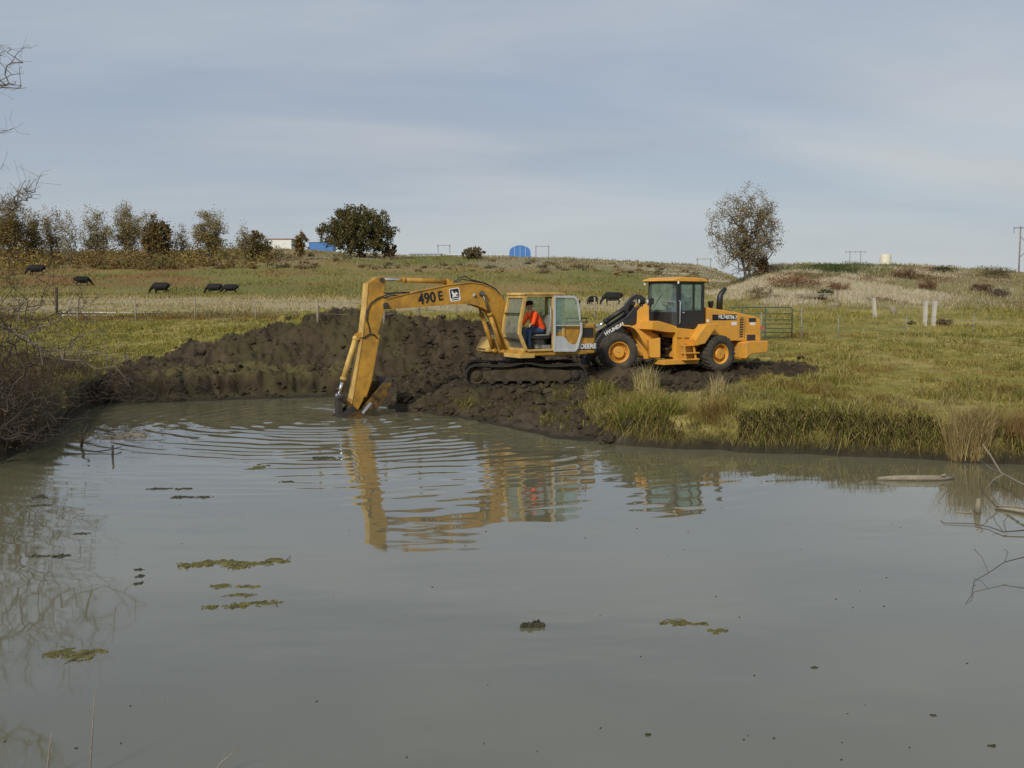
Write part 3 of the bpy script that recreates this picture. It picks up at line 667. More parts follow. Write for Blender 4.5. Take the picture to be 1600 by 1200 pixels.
# ------------------------------------------------------------------ excavator
EX = Fr(.35, 29.5, .67, 30)
def excavator():
    root = empty('excavator', tuple(EX.o), EX.rz)
    setp(root, 'weathered yellow tracked excavator dipping its bucket in the pond', 'excavator')
    un = EX.un
    # ---- undercarriage, turned 27 degrees under the upper body
    T = Matrix.Rotation(R(-27), 4, 'Z')
    q = MB(T); q.box(-.75, .75, -.8, .8, .30, .58); q.box(-1.0, -.55, -.85, .85, .34, .5); q.box(.55, 1.0, -.85, .85, .34, .5); q.build('car_body', 'trackiron', root, .02)
    q = MB(); q.cyl((0, 0, .56), (0, 0, .80), .56, n=32); q.cyl((0, 0, .66), (0, 0, .76), .64, n=32); q.build('turntable', 'iron', root)
    shoe = None
    for side in (1, -1):
        y0 = side*1.0; ri, L = .24, 1.42
        q = MB(T); q.prism([(-1.30, .20), (-1.1, .14), (1.05, .14), (1.25, .22), (1.22, .42), (.9, .47), (-.9, .47), (-1.25, .44)], y0-.15, y0+.15)
        q.prism([(-1.0, .40), (1.0, .40), (.9, .53), (-.9, .53)], y0-.11, y0+.11); fr = q.build('track_frame', 'trackmud', root, .02)
        for nm, x, r in (('idler', L, .25), ('sprocket', -L, .25)):
            q = MB(T)
            q.lathe([(.02, -.10), (r*.62, -.10), (r*.66, -.06), (r*.8, -.06), (r*.84, -.09), (r, -.08), (r, .08), (r*.84, .09), (r*.8, .06), (r*.66, .06), (r*.62, .10), (.02, .10)], (x, y0, .30), (0, 1, 0), 28)
            q.cyl((x, y0-.14, .30), (x, y0+.14, .30), .075, n=14)
            if nm == 'sprocket':
                for k in range(13):
                    g = 2*math.pi*k/13; q.box(-.03, .03, y0-.04, y0+.04, r*.9, r+.045, Matrix.Translation((x, 0, .30)) @ Matrix.Rotation(g, 4, 'Y'))
            q.build(nm, 'trackmud' if nm == 'idler' else 'trackiron', fr)
        for k in range(6):
            x = -1.0+k*.4; q = MB(T); q.cyl((x, y0-.17, .15), (x, y0+.17, .15), .085, n=14); q.build('track_roller', 'trackiron', fr)
        q = MB(T); q.cyl((0, y0-.12, .585), (0, y0+.12, .585), .055, n=12); q.build('carrier_roller', 'trackiron', fr)
        # the shoes round the loop, the upper run sagging between roller and ends
        ro = ri+.055; pts = []
        for k in range(60): x = -L+2*L*k/59; pts.append((x, .30-ro-.005))
        for k in range(1, 30): g = -math.pi/2+math.pi*k/30; pts.append((L+ro*math.cos(g), .30+ro*math.sin(g)))
        for k in range(60): x = L-2*L*k/59; pts.append((x, .30+ro+.065*math.exp(-(x/.35)**2)-.03*math.sin(math.pi*min(1, abs(x)/L))**2))
        for k in range(1, 30): g = math.pi/2+math.pi*k/30; pts.append((-L+ro*math.cos(g), .30+ro*math.sin(g)))
        P = np.array(pts+[pts[0]]); D = np.concatenate([[0], np.cumsum(np.linalg.norm(np.diff(P, axis=0), axis=1))]); n = 46
        if shoe is None:
            q = MB(); q.box(-.084, .084, -.25, .25, -.012, .012)
            for gx in (-.06, 0, .06): q.box(gx-.009, gx+.009, -.25, .25, .010, .042)
            q.box(-.07, .07, -.09, -.05, -.06, -.012); q.box(-.07, .07, .05, .09, -.06, -.012)
            so_ = q.build('track_shoe', 'trackiron', None); shoe = so_.data; bpy.data.objects.remove(so_)
        for k in range(n):
            s0 = D[-1]*k/n; x = np.interp(s0, D, P[:, 0]); z = np.interp(s0, D, P[:, 1]); e = .06
            x2 = np.interp((s0+e) % D[-1], D, P[:, 0]); z2 = np.interp((s0+e) % D[-1], D, P[:, 1]); g = math.atan2(z2-z, x2-x)
            o = link('track_shoe', shoe, fr); o.matrix_local = T @ Matrix.Translation((x, y0, z)) @ Matrix.Rotation(-g+math.pi, 4, 'Y')
    # ---- upper structure
    hb = un(850, 556, 1.22)[1]; ht = un(850, 548, 1.22)[1]
    q = MB(); q.prism([(.80, -1.2), (.80, -.35), (.52, -.3), (.52, .22), (.80, .24), (.80, 1.2), (-1.45, 1.22), (-1.45, -1.22)], hb, ht, 'z'); q.build('deck', 'exc', root, .03, 3)
    q = MB(); q.prism([(.86, .30), (.86, 1.22), (.36, 1.235), (.36, .30)], hb-.05, hb+.07, 'z'); q.build('cab_mount', 'exc_pale', root, .015)
    hh = un(925, 506, 1.2)[1]
    q = MB(); q.box(-1.50, -.62, -1.2, 1.2, ht+.004, hh); eh = q.build('engine_housing', 'exc', root, .05, 3)
    q = MB(); q.prism([(-.66, 1.215), (-1.46, 1.215), (-1.46, 1.19), (-.66, 1.19)], ht+.06, hh-.05, 'z')
    q.build('side_door', 'exc', eh, .008)
    q = MB(); q.box(-1.5, -.7, -.9, .3, hh, hh+.05); q.box(-1.2, -.8, -.6, .1, hh+.05, hh+.09); q.build('engine_hood', 'exc', eh, .02)
    q = MB(); q.cyl((-1.0, -.7, hh), (-1.0, -.7, hh+.32), .05, n=12); q.build('exhaust_stack', 'iron', eh)
    g0, z0 = un(911, 512, 1.222); g1, z1 = un(927, 527, 1.222)
    q = MB(); q.box(g1, g0, 1.217, 1.222, z1, z0); gr = q.build('vent', 'dark', eh)
    nsl = 7
    for k in range(nsl):
        zz = z1+(z0-z1)*(k+.5)/nsl; q = MB(); q.box(g1+.01, g0-.01, 1.22, 1.236, zz-.008, zz+.006); q.build('slat', 'iron', gr)
    q = MB(); out = [(-1.45, 1.22), (-1.72, 1.20), (-1.86, 1.08), (-1.95, .7), (-2.0, .25), (-2.0, -.25), (-1.95, -.7), (-1.86, -1.08), (-1.72, -1.2), (-1.45, -1.22)]
    q.prism([(x*.985, y) for x, y in out], hb+.01, hh+.01, 'z'); q.build('counterweight', 'exc', root, .05, 3)
    # lettering strip: JOHN DEERE, its first word behind the swung door
    a0, b0 = un(906, 537, 1.24); a1, b1 = un(932, 545, 1.24); w = (a0-a1)
    q = MB(); q.box(a1-.01, a0+w*.85, 1.216, 1.224, b1-.01, b0); lp = q.build('name_plate', 'ink', eh)
    text('lettering', 'DEERE', (b0-b1)*1.2, sideM((a0+a1)/2-.01, 1.226, (b0+b1)/2-.005), 'white', lp, .002, sx=1.0, bold=.006)
    text('lettering', 'JOHN', (b0-b1)*1.2, sideM(a0+w*.42, 1.226, (b0+b1)/2-.005), 'white', lp, .002, sx=1.0, bold=.006)
    # handrails over the housing
    for py in (497.5, 503.5):
        s0, z0 = un(884, py, 1.15); s1, z1 = un(919, py, 1.15)
        q = MB(); q.tube([(s0, 1.15, z0), (s1, 1.15, z0)], .018, 8); q.cyl((s0-.05, 1.15, hh), (s0-.05, 1.15, z0), .014); q.cyl((s1+.05, 1.15, hh), (s1+.05, 1.15, z0), .014); q.build('handrail', 'iron', root)
    # right-hand tool box and tank, seen in front of the cab
    ta = un(762, 549, -.75)[1]; tb = un(762, 528, -.75)[1]
    q = MB(); q.prism([(.98, ta), (.98, ta+.1), (.80, tb), (-.55, tb+.25), (-.55, ta)], -1.18, -.42); tbx = q.build('tool_box', 'exc_pale', root, .02)
    q = MB(); q.box(.955, .985, -1.05, -.6, ta+.05, ta+.09); q.build('step', 'iron', tbx)
    q = MB(); q.box(-.4, .3, -1.1, -.5, tb+.12, tb+.34); q.build('fuel_tank', 'exc', root, .03)
    # ---- boom
    bl = -.02; lb = bl+.17
    top = [(596,474),(599,469),(604,467),(635,459.5),(698,446),(736,441.5),(754,444),(770,452),(783,463),(790,475),(797,500),(806,540),(806,549)]
    bot = [(796,551),(785,527),(775,503),(767,488),(755,480.5),(743,476),(734,474),(702,475),(657,478.5),(608,482.5),(598,482)]
    bp = EX.path(top+bot, lb); q = MB(); q.prism(bp, bl-.17, bl+.17); boom = q.build('boom', 'exc', root, .012)
    tp = EX.path(top[2:], lb); q = MB(); q.strip([(x, z+.006) for x, z in tp], .024, bl-.195, bl+.195); q.build('top_flange', 'exc', boom)
    tb_ = EX.path(list(reversed(bot[1:-1])), lb); q = MB(); q.strip([(x, z-.006) for x, z in tb_], .02, bl-.19, bl+.19); q.build('bottom_flange', 'exc', boom)
    for (px, py, r, w) in ((602,477,.075,.25), (752,459,.075,.27), (800,546,.09,.27)):
        s0, z0 = un(px, py, lb); q = MB(); q.cyl((s0, bl-w, z0), (s0, bl+w, z0), r, n=18); q.cyl((s0, bl-w-.02, z0), (s0, bl+w+.02, z0), r*.55, n=12); q.build('pin', 'iron', boom)
    ang = math.atan2(475-487, 700-640)
    s0, z0 = un(672, 466, lb); s1, z1 = un(692, 462.4, lb); slope = -math.atan2(z1-z0, s1-s0)+math.pi
    s0, z0 = un(667, 466.6, lb); rot = math.atan2(z1-z0, -(s1-s0)); hsz = .385
    text('lettering', '490', hsz*1.05, sideM(s0, lb+.006, z0, rot), 'ink', boom, .003, sx=.90, bold=.011)
    s0, z0 = un(688, 463.0, lb); text('lettering', 'E', hsz*.95, sideM(s0, lb+.006, z0, rot), 'ink', boom, .003, sx=.85, bold=.009)
    s0, z0 = un(710.5, 460.4, lb); E = sideM(s0, lb+.004, z0, rot)
    def plate(nm, poly, t0, t1, mt, par):
        vs = []; n = len(poly)
        for t in (t0, t1): vs += [E @ Vector((a, b, t)) for a, b in poly]
        return MB().add(vs, [tuple(range(n)), tuple(range(n, 2*n))]+[(i, (i+1) % n, (i+1) % n+n, i+n) for i in range(n)]).build(nm, mt, par)
    def rr(hw, hh_, c): 
        o = []
        for sx, sy, a in ((1,1,0),(-1,1,90),(-1,-1,180),(1,-1,270)):
            for k in range(4): g = R(a+30*k); o.append((sx*(hw-c)+c*math.cos(g), sy*(hh_-c)+c*math.sin(g)))
        return o
    em = plate('emblem', rr(.165, .185, .05), 0, .003, 'white', boom)
    plate('emblem_field', [(a, b+.03) for a, b in rr(.14, .132, .04)], .003, .005, 'ink', em)
    plate('emblem_deer', [(-.085,.115),(-.055,.12),(-.035,.06),(.02,.035),(.045,.085),(.065,.05),(.12,.02),(.10,.0),(.05,.005),(.03,-.04),(.115,-.045),(.10,-.065),(-.02,-.06),(-.075,-.085),(-.09,-.06),(-.065,-.01),(-.085,.05)], .005, .007, 'white', em)
    plate('emblem_caption', [(-.11,-.155),(.11,-.155),(.11,-.125),(-.11,-.125)], .003, .005, 'ink', em)
    # ---- boom lift cylinders on both sides
    for l in (bl+.26, bl-.26):
        a = un(783, 549, lb); b = un(752, 459, lb); cylinder_part('boom_cylinder', root, (a[0], l, a[1]), (b[0], l, b[1]), .66, .062, .03, rod='rod')
    # ---- stick
    sl_ = [(575,443),(589,433),(601,432),(603,440),(600,458),(603,478),(600,487),(591,523),(577.6,597),(568,625),(560,640),(549,644),(547,634),(553,612),(566,529),(572,480)]
    sl2 = bl+.155; sp = EX.path(sl_, sl2); q = MB(); q.prism(sp, bl-.155, bl+.155); stick = q.build('stick', 'exc', root, .012)
    fl = EX.path([(575,443),(572,480),(566,529),(553,612),(549,632)], sl2); q = MB(); q.strip([(x+.004, z) for x, z in fl], .022, bl-.17, bl+.17); q.build('front_flange', 'exc_pale', stick)
    fl = EX.path([(591,523),(584.5,560),(577.6,597),(570,620)], sl2); q = MB(); q.strip([(x-.012, z) for x, z in fl], .06, bl-.172, bl+.172); q.build('rear_flange', 'exc', stick)
    for px, py in ((596,437), (549,639)):
        s0, z0 = un(px, py, sl2); q = MB(); q.cyl((s0, bl-.2, z0), (s0, bl+.2, z0), .06, n=16); q.build('pin', 'iron', stick)
    a = un(700, 440, bl); b = un(598, 436.5, bl); cylinder_part('stick_cylinder', root, (a[0], bl, a[1]), (b[0], bl, b[1]), .70, .066, .038)
    s0, z0 = un(701, 443, bl); q = MB()
    for l in (-.11, .09): q.prism([(s0-.14, z0-.12), (s0+.12, z0-.12), (s0+.05, z0+.1), (s0-.05, z0+.1)], bl+l, bl+l+.025)
    q.build('cylinder_bracket', 'exc', boom)
    a = un(556, 528, bl); b = un(528, 619, bl); bc = cylinder_part('bucket_cylinder', root, (a[0], bl, a[1]), (b[0], bl, b[1]), .72, .072, .042, 'exc_pale')
    s0, z0 = un(561, 526, bl); q = MB()
    for l in (-.12, .095): q.prism([(s0-.10, z0-.12), (s0-.10, z0+.16), (s0+.10, z0+.05), (s0+.10, z0-.05)], bl+l, bl+l+.025)
    q.build('cylinder_bracket', 'exc', stick)
    # ---- linkage and bucket
    A = un(528, 620, bl); B = un(547, 633, bl); C_ = un(530, 651, bl)
    for l in (-.16, .14):
        q = MB(); q.strip([A, B], .075, bl+l, bl+l+.03); q.build('guide_link', 'exc_rust', root, .008)
    q = MB(); q.strip([A, C_], .14, bl-.12, bl+.12); q.cyl((A[0], bl-.2, A[1]), (A[0], bl+.2, A[1]), .055, n=14); q.build('bucket_link', 'iron', root, .01)
    back = [(514,652),(513,658),(525,665),(545,664),(562,652),(580,636),(594,618),(602,597)]
    bw = .42; cb = EX.path(back, bl)
    hinge = EX.path([(549,638)], bl)[0]
    q = MB(); q.strip(cb, .03, bl-bw, bl+bw); bk = q.build('bucket', 'iron', root)
    for l in (-bw-.02, bw-.005):
        q = MB(); q.prism(EX.path([(530,652),(525,665),(545,664),(562,652),(580,636),(594,618),(602,596),(589,597),(577,610),(556,636),(545,642)], bl), bl+l, bl+l+.025); q.build('side_plate', 'exc_rust', bk)
        q = MB(); q.strip(EX.path([(570,627),(557,643)], bl), .08, bl+l+(.025 if l > 0 else -.012), bl+l+(.037 if l > 0 else 0)); q.build('worn_edge', 'steel', bk)
    q = MB()
    for l in (-.19, .16): q.prism(EX.path([(546,632),(552,636),(551,652),(525,658),(522,650),(532,645)], bl), bl+l, bl+l+.03)
    q.build('hinge_ears', 'iron', bk)
    tip = cb[-1]; tdir = Vector(cb[-1])-Vector(cb[-2]); tdir.normalize()
    for k in range(5):
        l = bl-bw+.06+k*(2*bw-.12)/4; e = Vector(tip)+tdir*.16
        q = MB(); q.add([(tip[0]-.03, l-.035, tip[1]-.03), (tip[0]-.03, l+.035, tip[1]-.03), (tip[0]+.03, l+.035, tip[1]), (tip[0]+.03, l-.035, tip[1]), (e.x, l-.02, e.y), (e.x, l+.02, e.y)],
                        [(0,1,2,3), (0,4,5,1), (3,2,5,4), (0,3,4), (1,5,2)]); q.build('tooth', 'iron', bk)
    # ---- hoses
    H = [([(710,440),(718,434),(727,432),(737,437),(758,442.5),(774,451),(786,465),(793,480)], .06), ([(712,441),(722,436),(738,439),(757,444),(772,452),(785,466)], -.08),
         ([(640,458),(618,458),(604,461),(590,466),(579,474),(574,485),(573,500),(577,512),(578,521),(570,527),(563,528)], .18), ([(632,461),(612,462),(598,466),(584,473),(577,484)], .12),
         ([(640,457),(620,457),(604,458.5),(596,456)], .05), ([(578,521),(585,523),(590,529)], .19)]
    for pts, l in H:
        P = [EX.p3(a, b, bl+l) for a, b in pts]; q = MB(); q.tube(P, .017, 7); q.build('hydraulic_hose', 'hose', root)
    # ---- work lamp on the boom
    s0, z0 = un(742, 461, lb); q = MB(); q.cyl((s0, lb+.01, z0), (s0+.06, lb+.05, z0), .04, n=12); q.build('work_lamp', 'steel', boom)
    # ---- cab
    L0, L1 = .27, 1.25
    P = lambda px, py: un(px, py, L1)
    A0, A1, A2, A3 = P(822, 462), P(814, 503), P(812.5, 521), P(823, 548)
    R0, R3 = (P(866, 462)[0], A0[1]), (P(866, 548)[0], A3[1]); back_s = R0[0]-.33
    q = MB()
    for l in (L0, L1-.07):
        q.strip([A0, A1, A2, A3], .10, l, l+.07)
        q.strip([(A3[0]-.04, A3[1]), (back_s, A3[1])], .06, l, l+.07)
        q.strip([(A0[0], A0[1]+.0), (back_s, A0[1])], .06, l, l+.07)
        q.strip([(back_s, A0[1]), (back_s, A3[1])], .08, l, l+.07)
    q.strip([R0, R3], .10, L1-.075, L1-.003)
    q.box(A0[0]-.04, A0[0]+.05, L0+.07, L1-.07, A0[1]-.07, A0[1]+.03); q.box(A3[0]-.05, A3[0]+.05, L0+.07, L1-.07, A3[1]-.03, A3[1]+.06)
    q.box(back_s-.04, back_s+.04, L0+.07, L1-.07, A0[1]-.08, A0[1]+.03)
    cab = q.build('cab_frame', 'exc_pale', root, .012)
    q = MB(); q.prism([(A0[0]+.09, A0[1]+.02), (A0[0]+.05, A0[1]+.085), (back_s+.1, A0[1]+.095), (back_s-.06, A0[1]+.06), (back_s-.06, A0[1]+.02)], L0-.03, L1+.03); q.build('roof', 'exc_pale', cab, .02)
    q = MB(); q.box(back_s, A3[0]-.04, L0+.02, L1-.03, A3[1]-.02, A3[1]+.012); q.build('floor', 'iron', cab)
    q = MB(); q.strip([(x-.02, z) for x, z in (A0, A1, A2, A3)], .008, L0+.06, L1-.06); q.build('windshield', 'dustglass', cab)
    hx = A2[0]+.0; q = MB(); q.box(A1[0]-.035, A1[0]+.02, L0+.06, L1-.06, A2[1]-.17, A2[1]-.135); q.box(A1[0]-.03, A1[0]+.02, L0+.06, L1-.06, A1[1]+.22, A1[1]+.25); q.build('windshield_bar', 'iron', cab)
    q = MB(); q.box(back_s+.04, A0[0]-.05, L0+.03, L0+.038, A3[1]+.55, A0[1]-.03); q.build('right_window', 'glass', cab)
    q = MB(); q.box(back_s+.04, A3[0]-.05, L0+.025, L0+.05, A3[1]+.03, A3[1]+.55); q.build('right_panel', 'iron', cab)
    q = MB(); q.box(back_s-.02, back_s+.01, L0+.06, L1-.06, A3[1]+.02, A3[1]+.75); q.build('rear_panel', 'iron', cab)
    q = MB(); q.box(back_s-.004, back_s+.004, L0+.06, L1-.06, A3[1]+.75, A0[1]-.08); q.build('rear_window', 'glass', cab)
    q = MB(); q.box(back_s+.04, R0[0]-.05, L1-.045, L1-.037, A3[1]+.5, A0[1]-.03); q.build('quarter_window', 'glass', cab)
    q = MB(); q.box(back_s+.04, R0[0]-.05, L1-.05, L1-.02, A3[1]+.03, A3[1]+.5); q.build('quarter_panel', 'exc', cab)
    fz = A3[1]
    q = MB(); q.box(-.30, .18, .50, 1.0, fz+.30, fz+.44); q.box(-.2, .1, .6, .9, fz, fz+.3); q.build('seat_cushion', 'seat', cab, .04, 3)
    q = MB(); q.prism([(-.36, fz+.42), (-.24, fz+.42), (-.32, fz+1.0), (-.42, fz+1.0)], .52, .98); q.build('seat_back', 'seat', cab, .04, 3)
    for l in (.44, 1.04):
        q = MB(); q.tube([(.30, l, fz+.40), (.34, l, fz+.55), (.36, l, fz+.66)], .014, 8); q.cyl((.36, l, fz+.66), (.363, l, fz+.76), .026, .022, 10); q.box(-.25, .36, l-.06, l+.06, fz+.34, fz+.41); q.build('control_lever', 'black', cab)
    q = MB(); q.tube([(.52, .70, fz), (.50, .70, fz+.7)], .015, 8); q.tube([(.52, .86, fz), (.50, .86, fz+.7)], .015, 8); q.build('travel_lever', 'iron', cab)
    q = MB(); q.box(-.22, .02, 1.05, 1.16, fz+.012, fz+.14); q.build('tool_tray', 'seat', cab, .01)
    # ---- door swung right back against the body
    DL = 1.265; DT = .045; Pd = lambda px, py: un(px, py, DL+.02)
    outl = [Pd(866.5, 463.5), Pd(897, 464), Pd(902, 469), Pd(908, 507), Pd(908, 520), Pd(901, 545), Pd(898, 548), Pd(866.5, 548)]
    q = MB(); q.strip(outl, .065, DL, DL+DT, True); q.strip([Pd(868, 508.5), Pd(907.5, 508.5)], .03, DL+.005, DL+DT-.005); dr = q.build('door', 'door', root, .008)
    low = [Pd(868, 525), Pd(879, 525.5), Pd(884, 529), Pd(888, 535), Pd(894, 538.5), Pd(900, 538), Pd(903, 534), Pd(902, 541), Pd(898.5, 547), Pd(868, 547)]
    q = MB(); q.prism(low, DL+.008, DL+DT-.012); q.build('door_panel', 'door', dr)
    q = MB(); q.prism([Pd(868, 465), Pd(896, 465.5), Pd(901, 470), Pd(907, 507), Pd(868, 507)], DL+.018, DL+.024); q.build('door_glass', 'glass', dr)
    s0, z0 = Pd(906, 497); q = MB(); q.tube([(s0, DL+DT, z0+.1), (s0, DL+DT+.05, z0+.08), (s0, DL+DT+.05, z0-.08), (s0, DL+DT, z0-.1)], .012, 7); q.build('door_handle', 'black', dr)
    s0, z0 = P(858, 478); s1, z1 = P(858, 519); q = MB(); q.tube([(s0, L1+.01, z0), (s0-.01, L1+.06, z0-.03), (s0, L1+.06, z1+.03), (s0, L1+.01, z1)], .016, 8); q.build('grab_rail', 'steel', cab)
    # mirror
    q = MB(); q.tube([(A0[0]+.02, L0-.02, A1[1]+.3), (A0[0]+.15, L0-.2, A1[1]+.32)], .01, 6); q.box(A0[0]+.13, A0[0]+.17, L0-.3, L0-.18, A1[1]+.2, A1[1]+.4); q.build('mirror', 'iron', cab)
    return root, fz
EXROOT, CABFLOOR = excavator()
# ------------------------------------------------------------------ people
def seated(name, label, Mw, fz, shirt, trousers, lean=.28, cap='cap', hand_h=.70, hand_x=.42, hw=.30, seat=.46):
    """local frame: x forward, y left, z up, hips above the origin; one continuous body"""
    S, J, K, B = 0, 1, 2, 3; pr = []
    hip = Vector((0, 0, fz+seat+.10)); ch = hip+Vector((lean*.75, 0, .38)); nk = hip+Vector((lean*1.15, 0, .54)); hd = nk+Vector((.06, 0, .17))
    pr += [(hip-Vector((.02,0,0)), .155, hip+Vector((.02, 0, .10)), .15, J)]
    for y in (-.08, .08):
        pr += [(hip+Vector((0, y, .07)), .125, ch+Vector((-.02, y, -.02)), .135, S), (ch+Vector((-.02, y, -.02)), .135, nk+Vector((-.03, y*1.05, -.08)), .10, S)]
    pr += [(nk-Vector((.02, 0, .06)), .065, hd-Vector((.02, 0, .06)), .058, K)]
    pr += [(hd+Vector((-.015, 0, .03)), .098, hd+Vector((.02, 0, -.02)), .088, K), (hd+Vector((.03, 0, -.05)), .065, hd+Vector((.05, 0, -.085)), .048, K),
           (hd+Vector((.10, 0, .0)), .016, hd+Vector((.118, 0, -.03)), .018, K), (hd+Vector((.085, -.025, -.068)), .010, hd+Vector((.085, .025, -.068)), .010, K)]
    for y in (-1, 1):
        pr += [(hd+Vector((-.005, y*.098, .01)), .020, hd+Vector((-.01, y*.10, -.03)), .014, K), (hd+Vector((.085, y*.034, .018)), .014, hd+Vector((.088, y*.034, .014)), .012, 4)]
        sh = nk+Vector((-.03, y*.20, -.075)); el = Vector((sh.x+.12, y*(.27), sh.z-.27)); wr = Vector((hand_x, y*hw, fz+hand_h))
        pr += [(sh, .078, el, .058, S), (el, .056, wr.lerp(el, .10), .040, S), (wr.lerp(el, .12), .034, wr, .030, K)]
        d = (wr-el).normalized(); pm = wr+d*.06; sx = Vector((0, 1, 0))
        pr += [(wr, .030, pm, .036, K)]
        for k, (oy, ln) in enumerate(((-.034, .060), (-.012, .070), (.012, .066), (.034, .052))):
            a = pm+sx*oy+d*.025; b = a+d*ln*.55+Vector((0, 0, -.015)); c = b+d*ln*.12+Vector((0, 0, -ln*.55)); pr += [(a, .0105, b, .0098, K), (b, .0098, c, .0088, K)]
        a = wr+d*.02-sx*(y*.03); b = a-sx*(y*.035)+d*.03; c = b+d*.025+Vector((0, 0, -.03)); pr += [(a, .013, b, .0115, K), (b, .0115, c, .010, K)]
        kn = Vector((.44, y*.13, fz+seat+.09)); an = Vector((.42, y*.13, fz+.10)); hp = hip+Vector((.02, y*.09, 0))
        pr += [(hp, .115, kn, .078, J), (kn, .076, kn.lerp(an, .45)+Vector((-.012, 0, 0)), .068, J), (kn.lerp(an, .45), .066, an, .048, J),
               (an, .05, an-Vector((0, 0, .05)), .048, B), (an+Vector((-.04, 0, -.055)), .045, an+Vector((.14, 0, -.062)), .036, B)]
    o = organic(name, pr, .009, [shirt, trousers, 'skin', 'boots', 'ink'], None, 4)
    o.matrix_world = Mw
    setp(o, label, 'person')
    n = 20; q = MB(); c = hd+Vector((-.01, 0, .055))
    prof = [(.113, -.03), (.116, .0), (.112, .035), (.09, .068), (.05, .085), (.005, .09)]
    q.lathe(prof, c, (.10, 0, 1), n)
    rim = [(c+Vector((.10*math.cos(t)+.02+.10*max(0, math.cos(t)), .098*math.sin(t), -.012-.02*max(0, math.cos(t))))) for t in [R(-80+16*k) for k in range(11)]]
    inn = [(c+Vector((.10*math.cos(t), .10*math.sin(t), -.005))) for t in [R(-80+16*k) for k in range(11)]]
    vs = rim+inn+[v-Vector((0, 0, .008)) for v in rim+inn]
    q.add(vs, [(i, i+1, 12+i, 11+i) for i in range(10)]+[(22+i, 33+i, 34+i, 23+i) for i in range(10)]+[(i, 22+i, 23+i, i+1) for i in range(10)])
    q.build('cap', cap, o)
    return o
Mx = Matrix.Translation(tuple(EX.o)) @ Matrix.Rotation(EX.rz, 4, 'Z') @ Matrix.Translation((-.09, .75, 0))
seated('person', 'operator in bright orange shirt, blue jeans and dark cap leaning forward in the excavator cab', Mx, CABFLOOR, 'orange', 'jeans', .26, hand_h=.74, hand_x=.45)
# ------------------------------------------------------------------ wheel loader, articulated: rear frame turned 30 degrees, front frame 8
LD = Fr(4.905, 32.47, .77, 30); LF = Fr(4.905, 32.47, .77, 8)
def wheel_meshes():
    R0, w = .61, .25
    q = MB()
    prof = [(.335, -w*.80), (.36, -w*.98), (.45, -w*1.06), (.54, -w*1.0), (.585, -w*.86), (.59, -w*.5), (.592, 0), (.59, w*.5), (.585, w*.86), (.54, w*1.0), (.45, w*1.06), (.36, w*.98), (.335, w*.80)]
    q.lathe(prof, (0, 0, 0), (0, 1, 0), 44)
    for k in range(26):
        for sgn in (1, -1):
            g = 2*math.pi*(k+(0 if sgn > 0 else .5))/26; m = Matrix.Rotation(g, 4, 'Y')
            vs = []
            for (a, y, r) in ((-.035, sgn*.01, .588), (.035, sgn*.01, .588), (.10, sgn*w*.95, .572), (.03, sgn*w*.95, .572), (-.03, sgn*.015, .618), (.03, sgn*.015, .618), (.09, sgn*w*.93, .603), (.035, sgn*w*.93, .603)):
                vs.append(m @ Vector((a, y, r)))
            q.add(vs, [(0,1,2,3),(4,7,6,5),(0,4,5,1),(1,5,6,2),(2,6,7,3),(3,7,4,0)])
    t = q.build('wheel', 'rubber'); tm = t.data; bpy.data.objects.remove(t)
    q = MB(); q.lathe([(.345, -.20), (.345, .205), (.325, .215), (.305, .205), (.285, .13), (.255, .04), (.10, .02), (.02, .02)], (0, 0, 0), (0, 1, 0), 36, True); t = q.build('rim', 'load'); rm = t.data; bpy.data.objects.remove(t)
    q = MB(); q.lathe([(.185, .02), (.185, .17), (.165, .195), (.02, .20)], (0, 0, 0), (0, 1, 0), 28, True)
    for k in range(12):
        g = 2*math.pi*k/12; q.cyl((.228*math.cos(g), .095, .228*math.sin(g)), (.228*math.cos(g), .118, .228*math.sin(g)), .014, n=6)
    t = q.build('hub', 'load'); hm = t.data; bpy.data.objects.remove(t)
    return tm, rm, hm
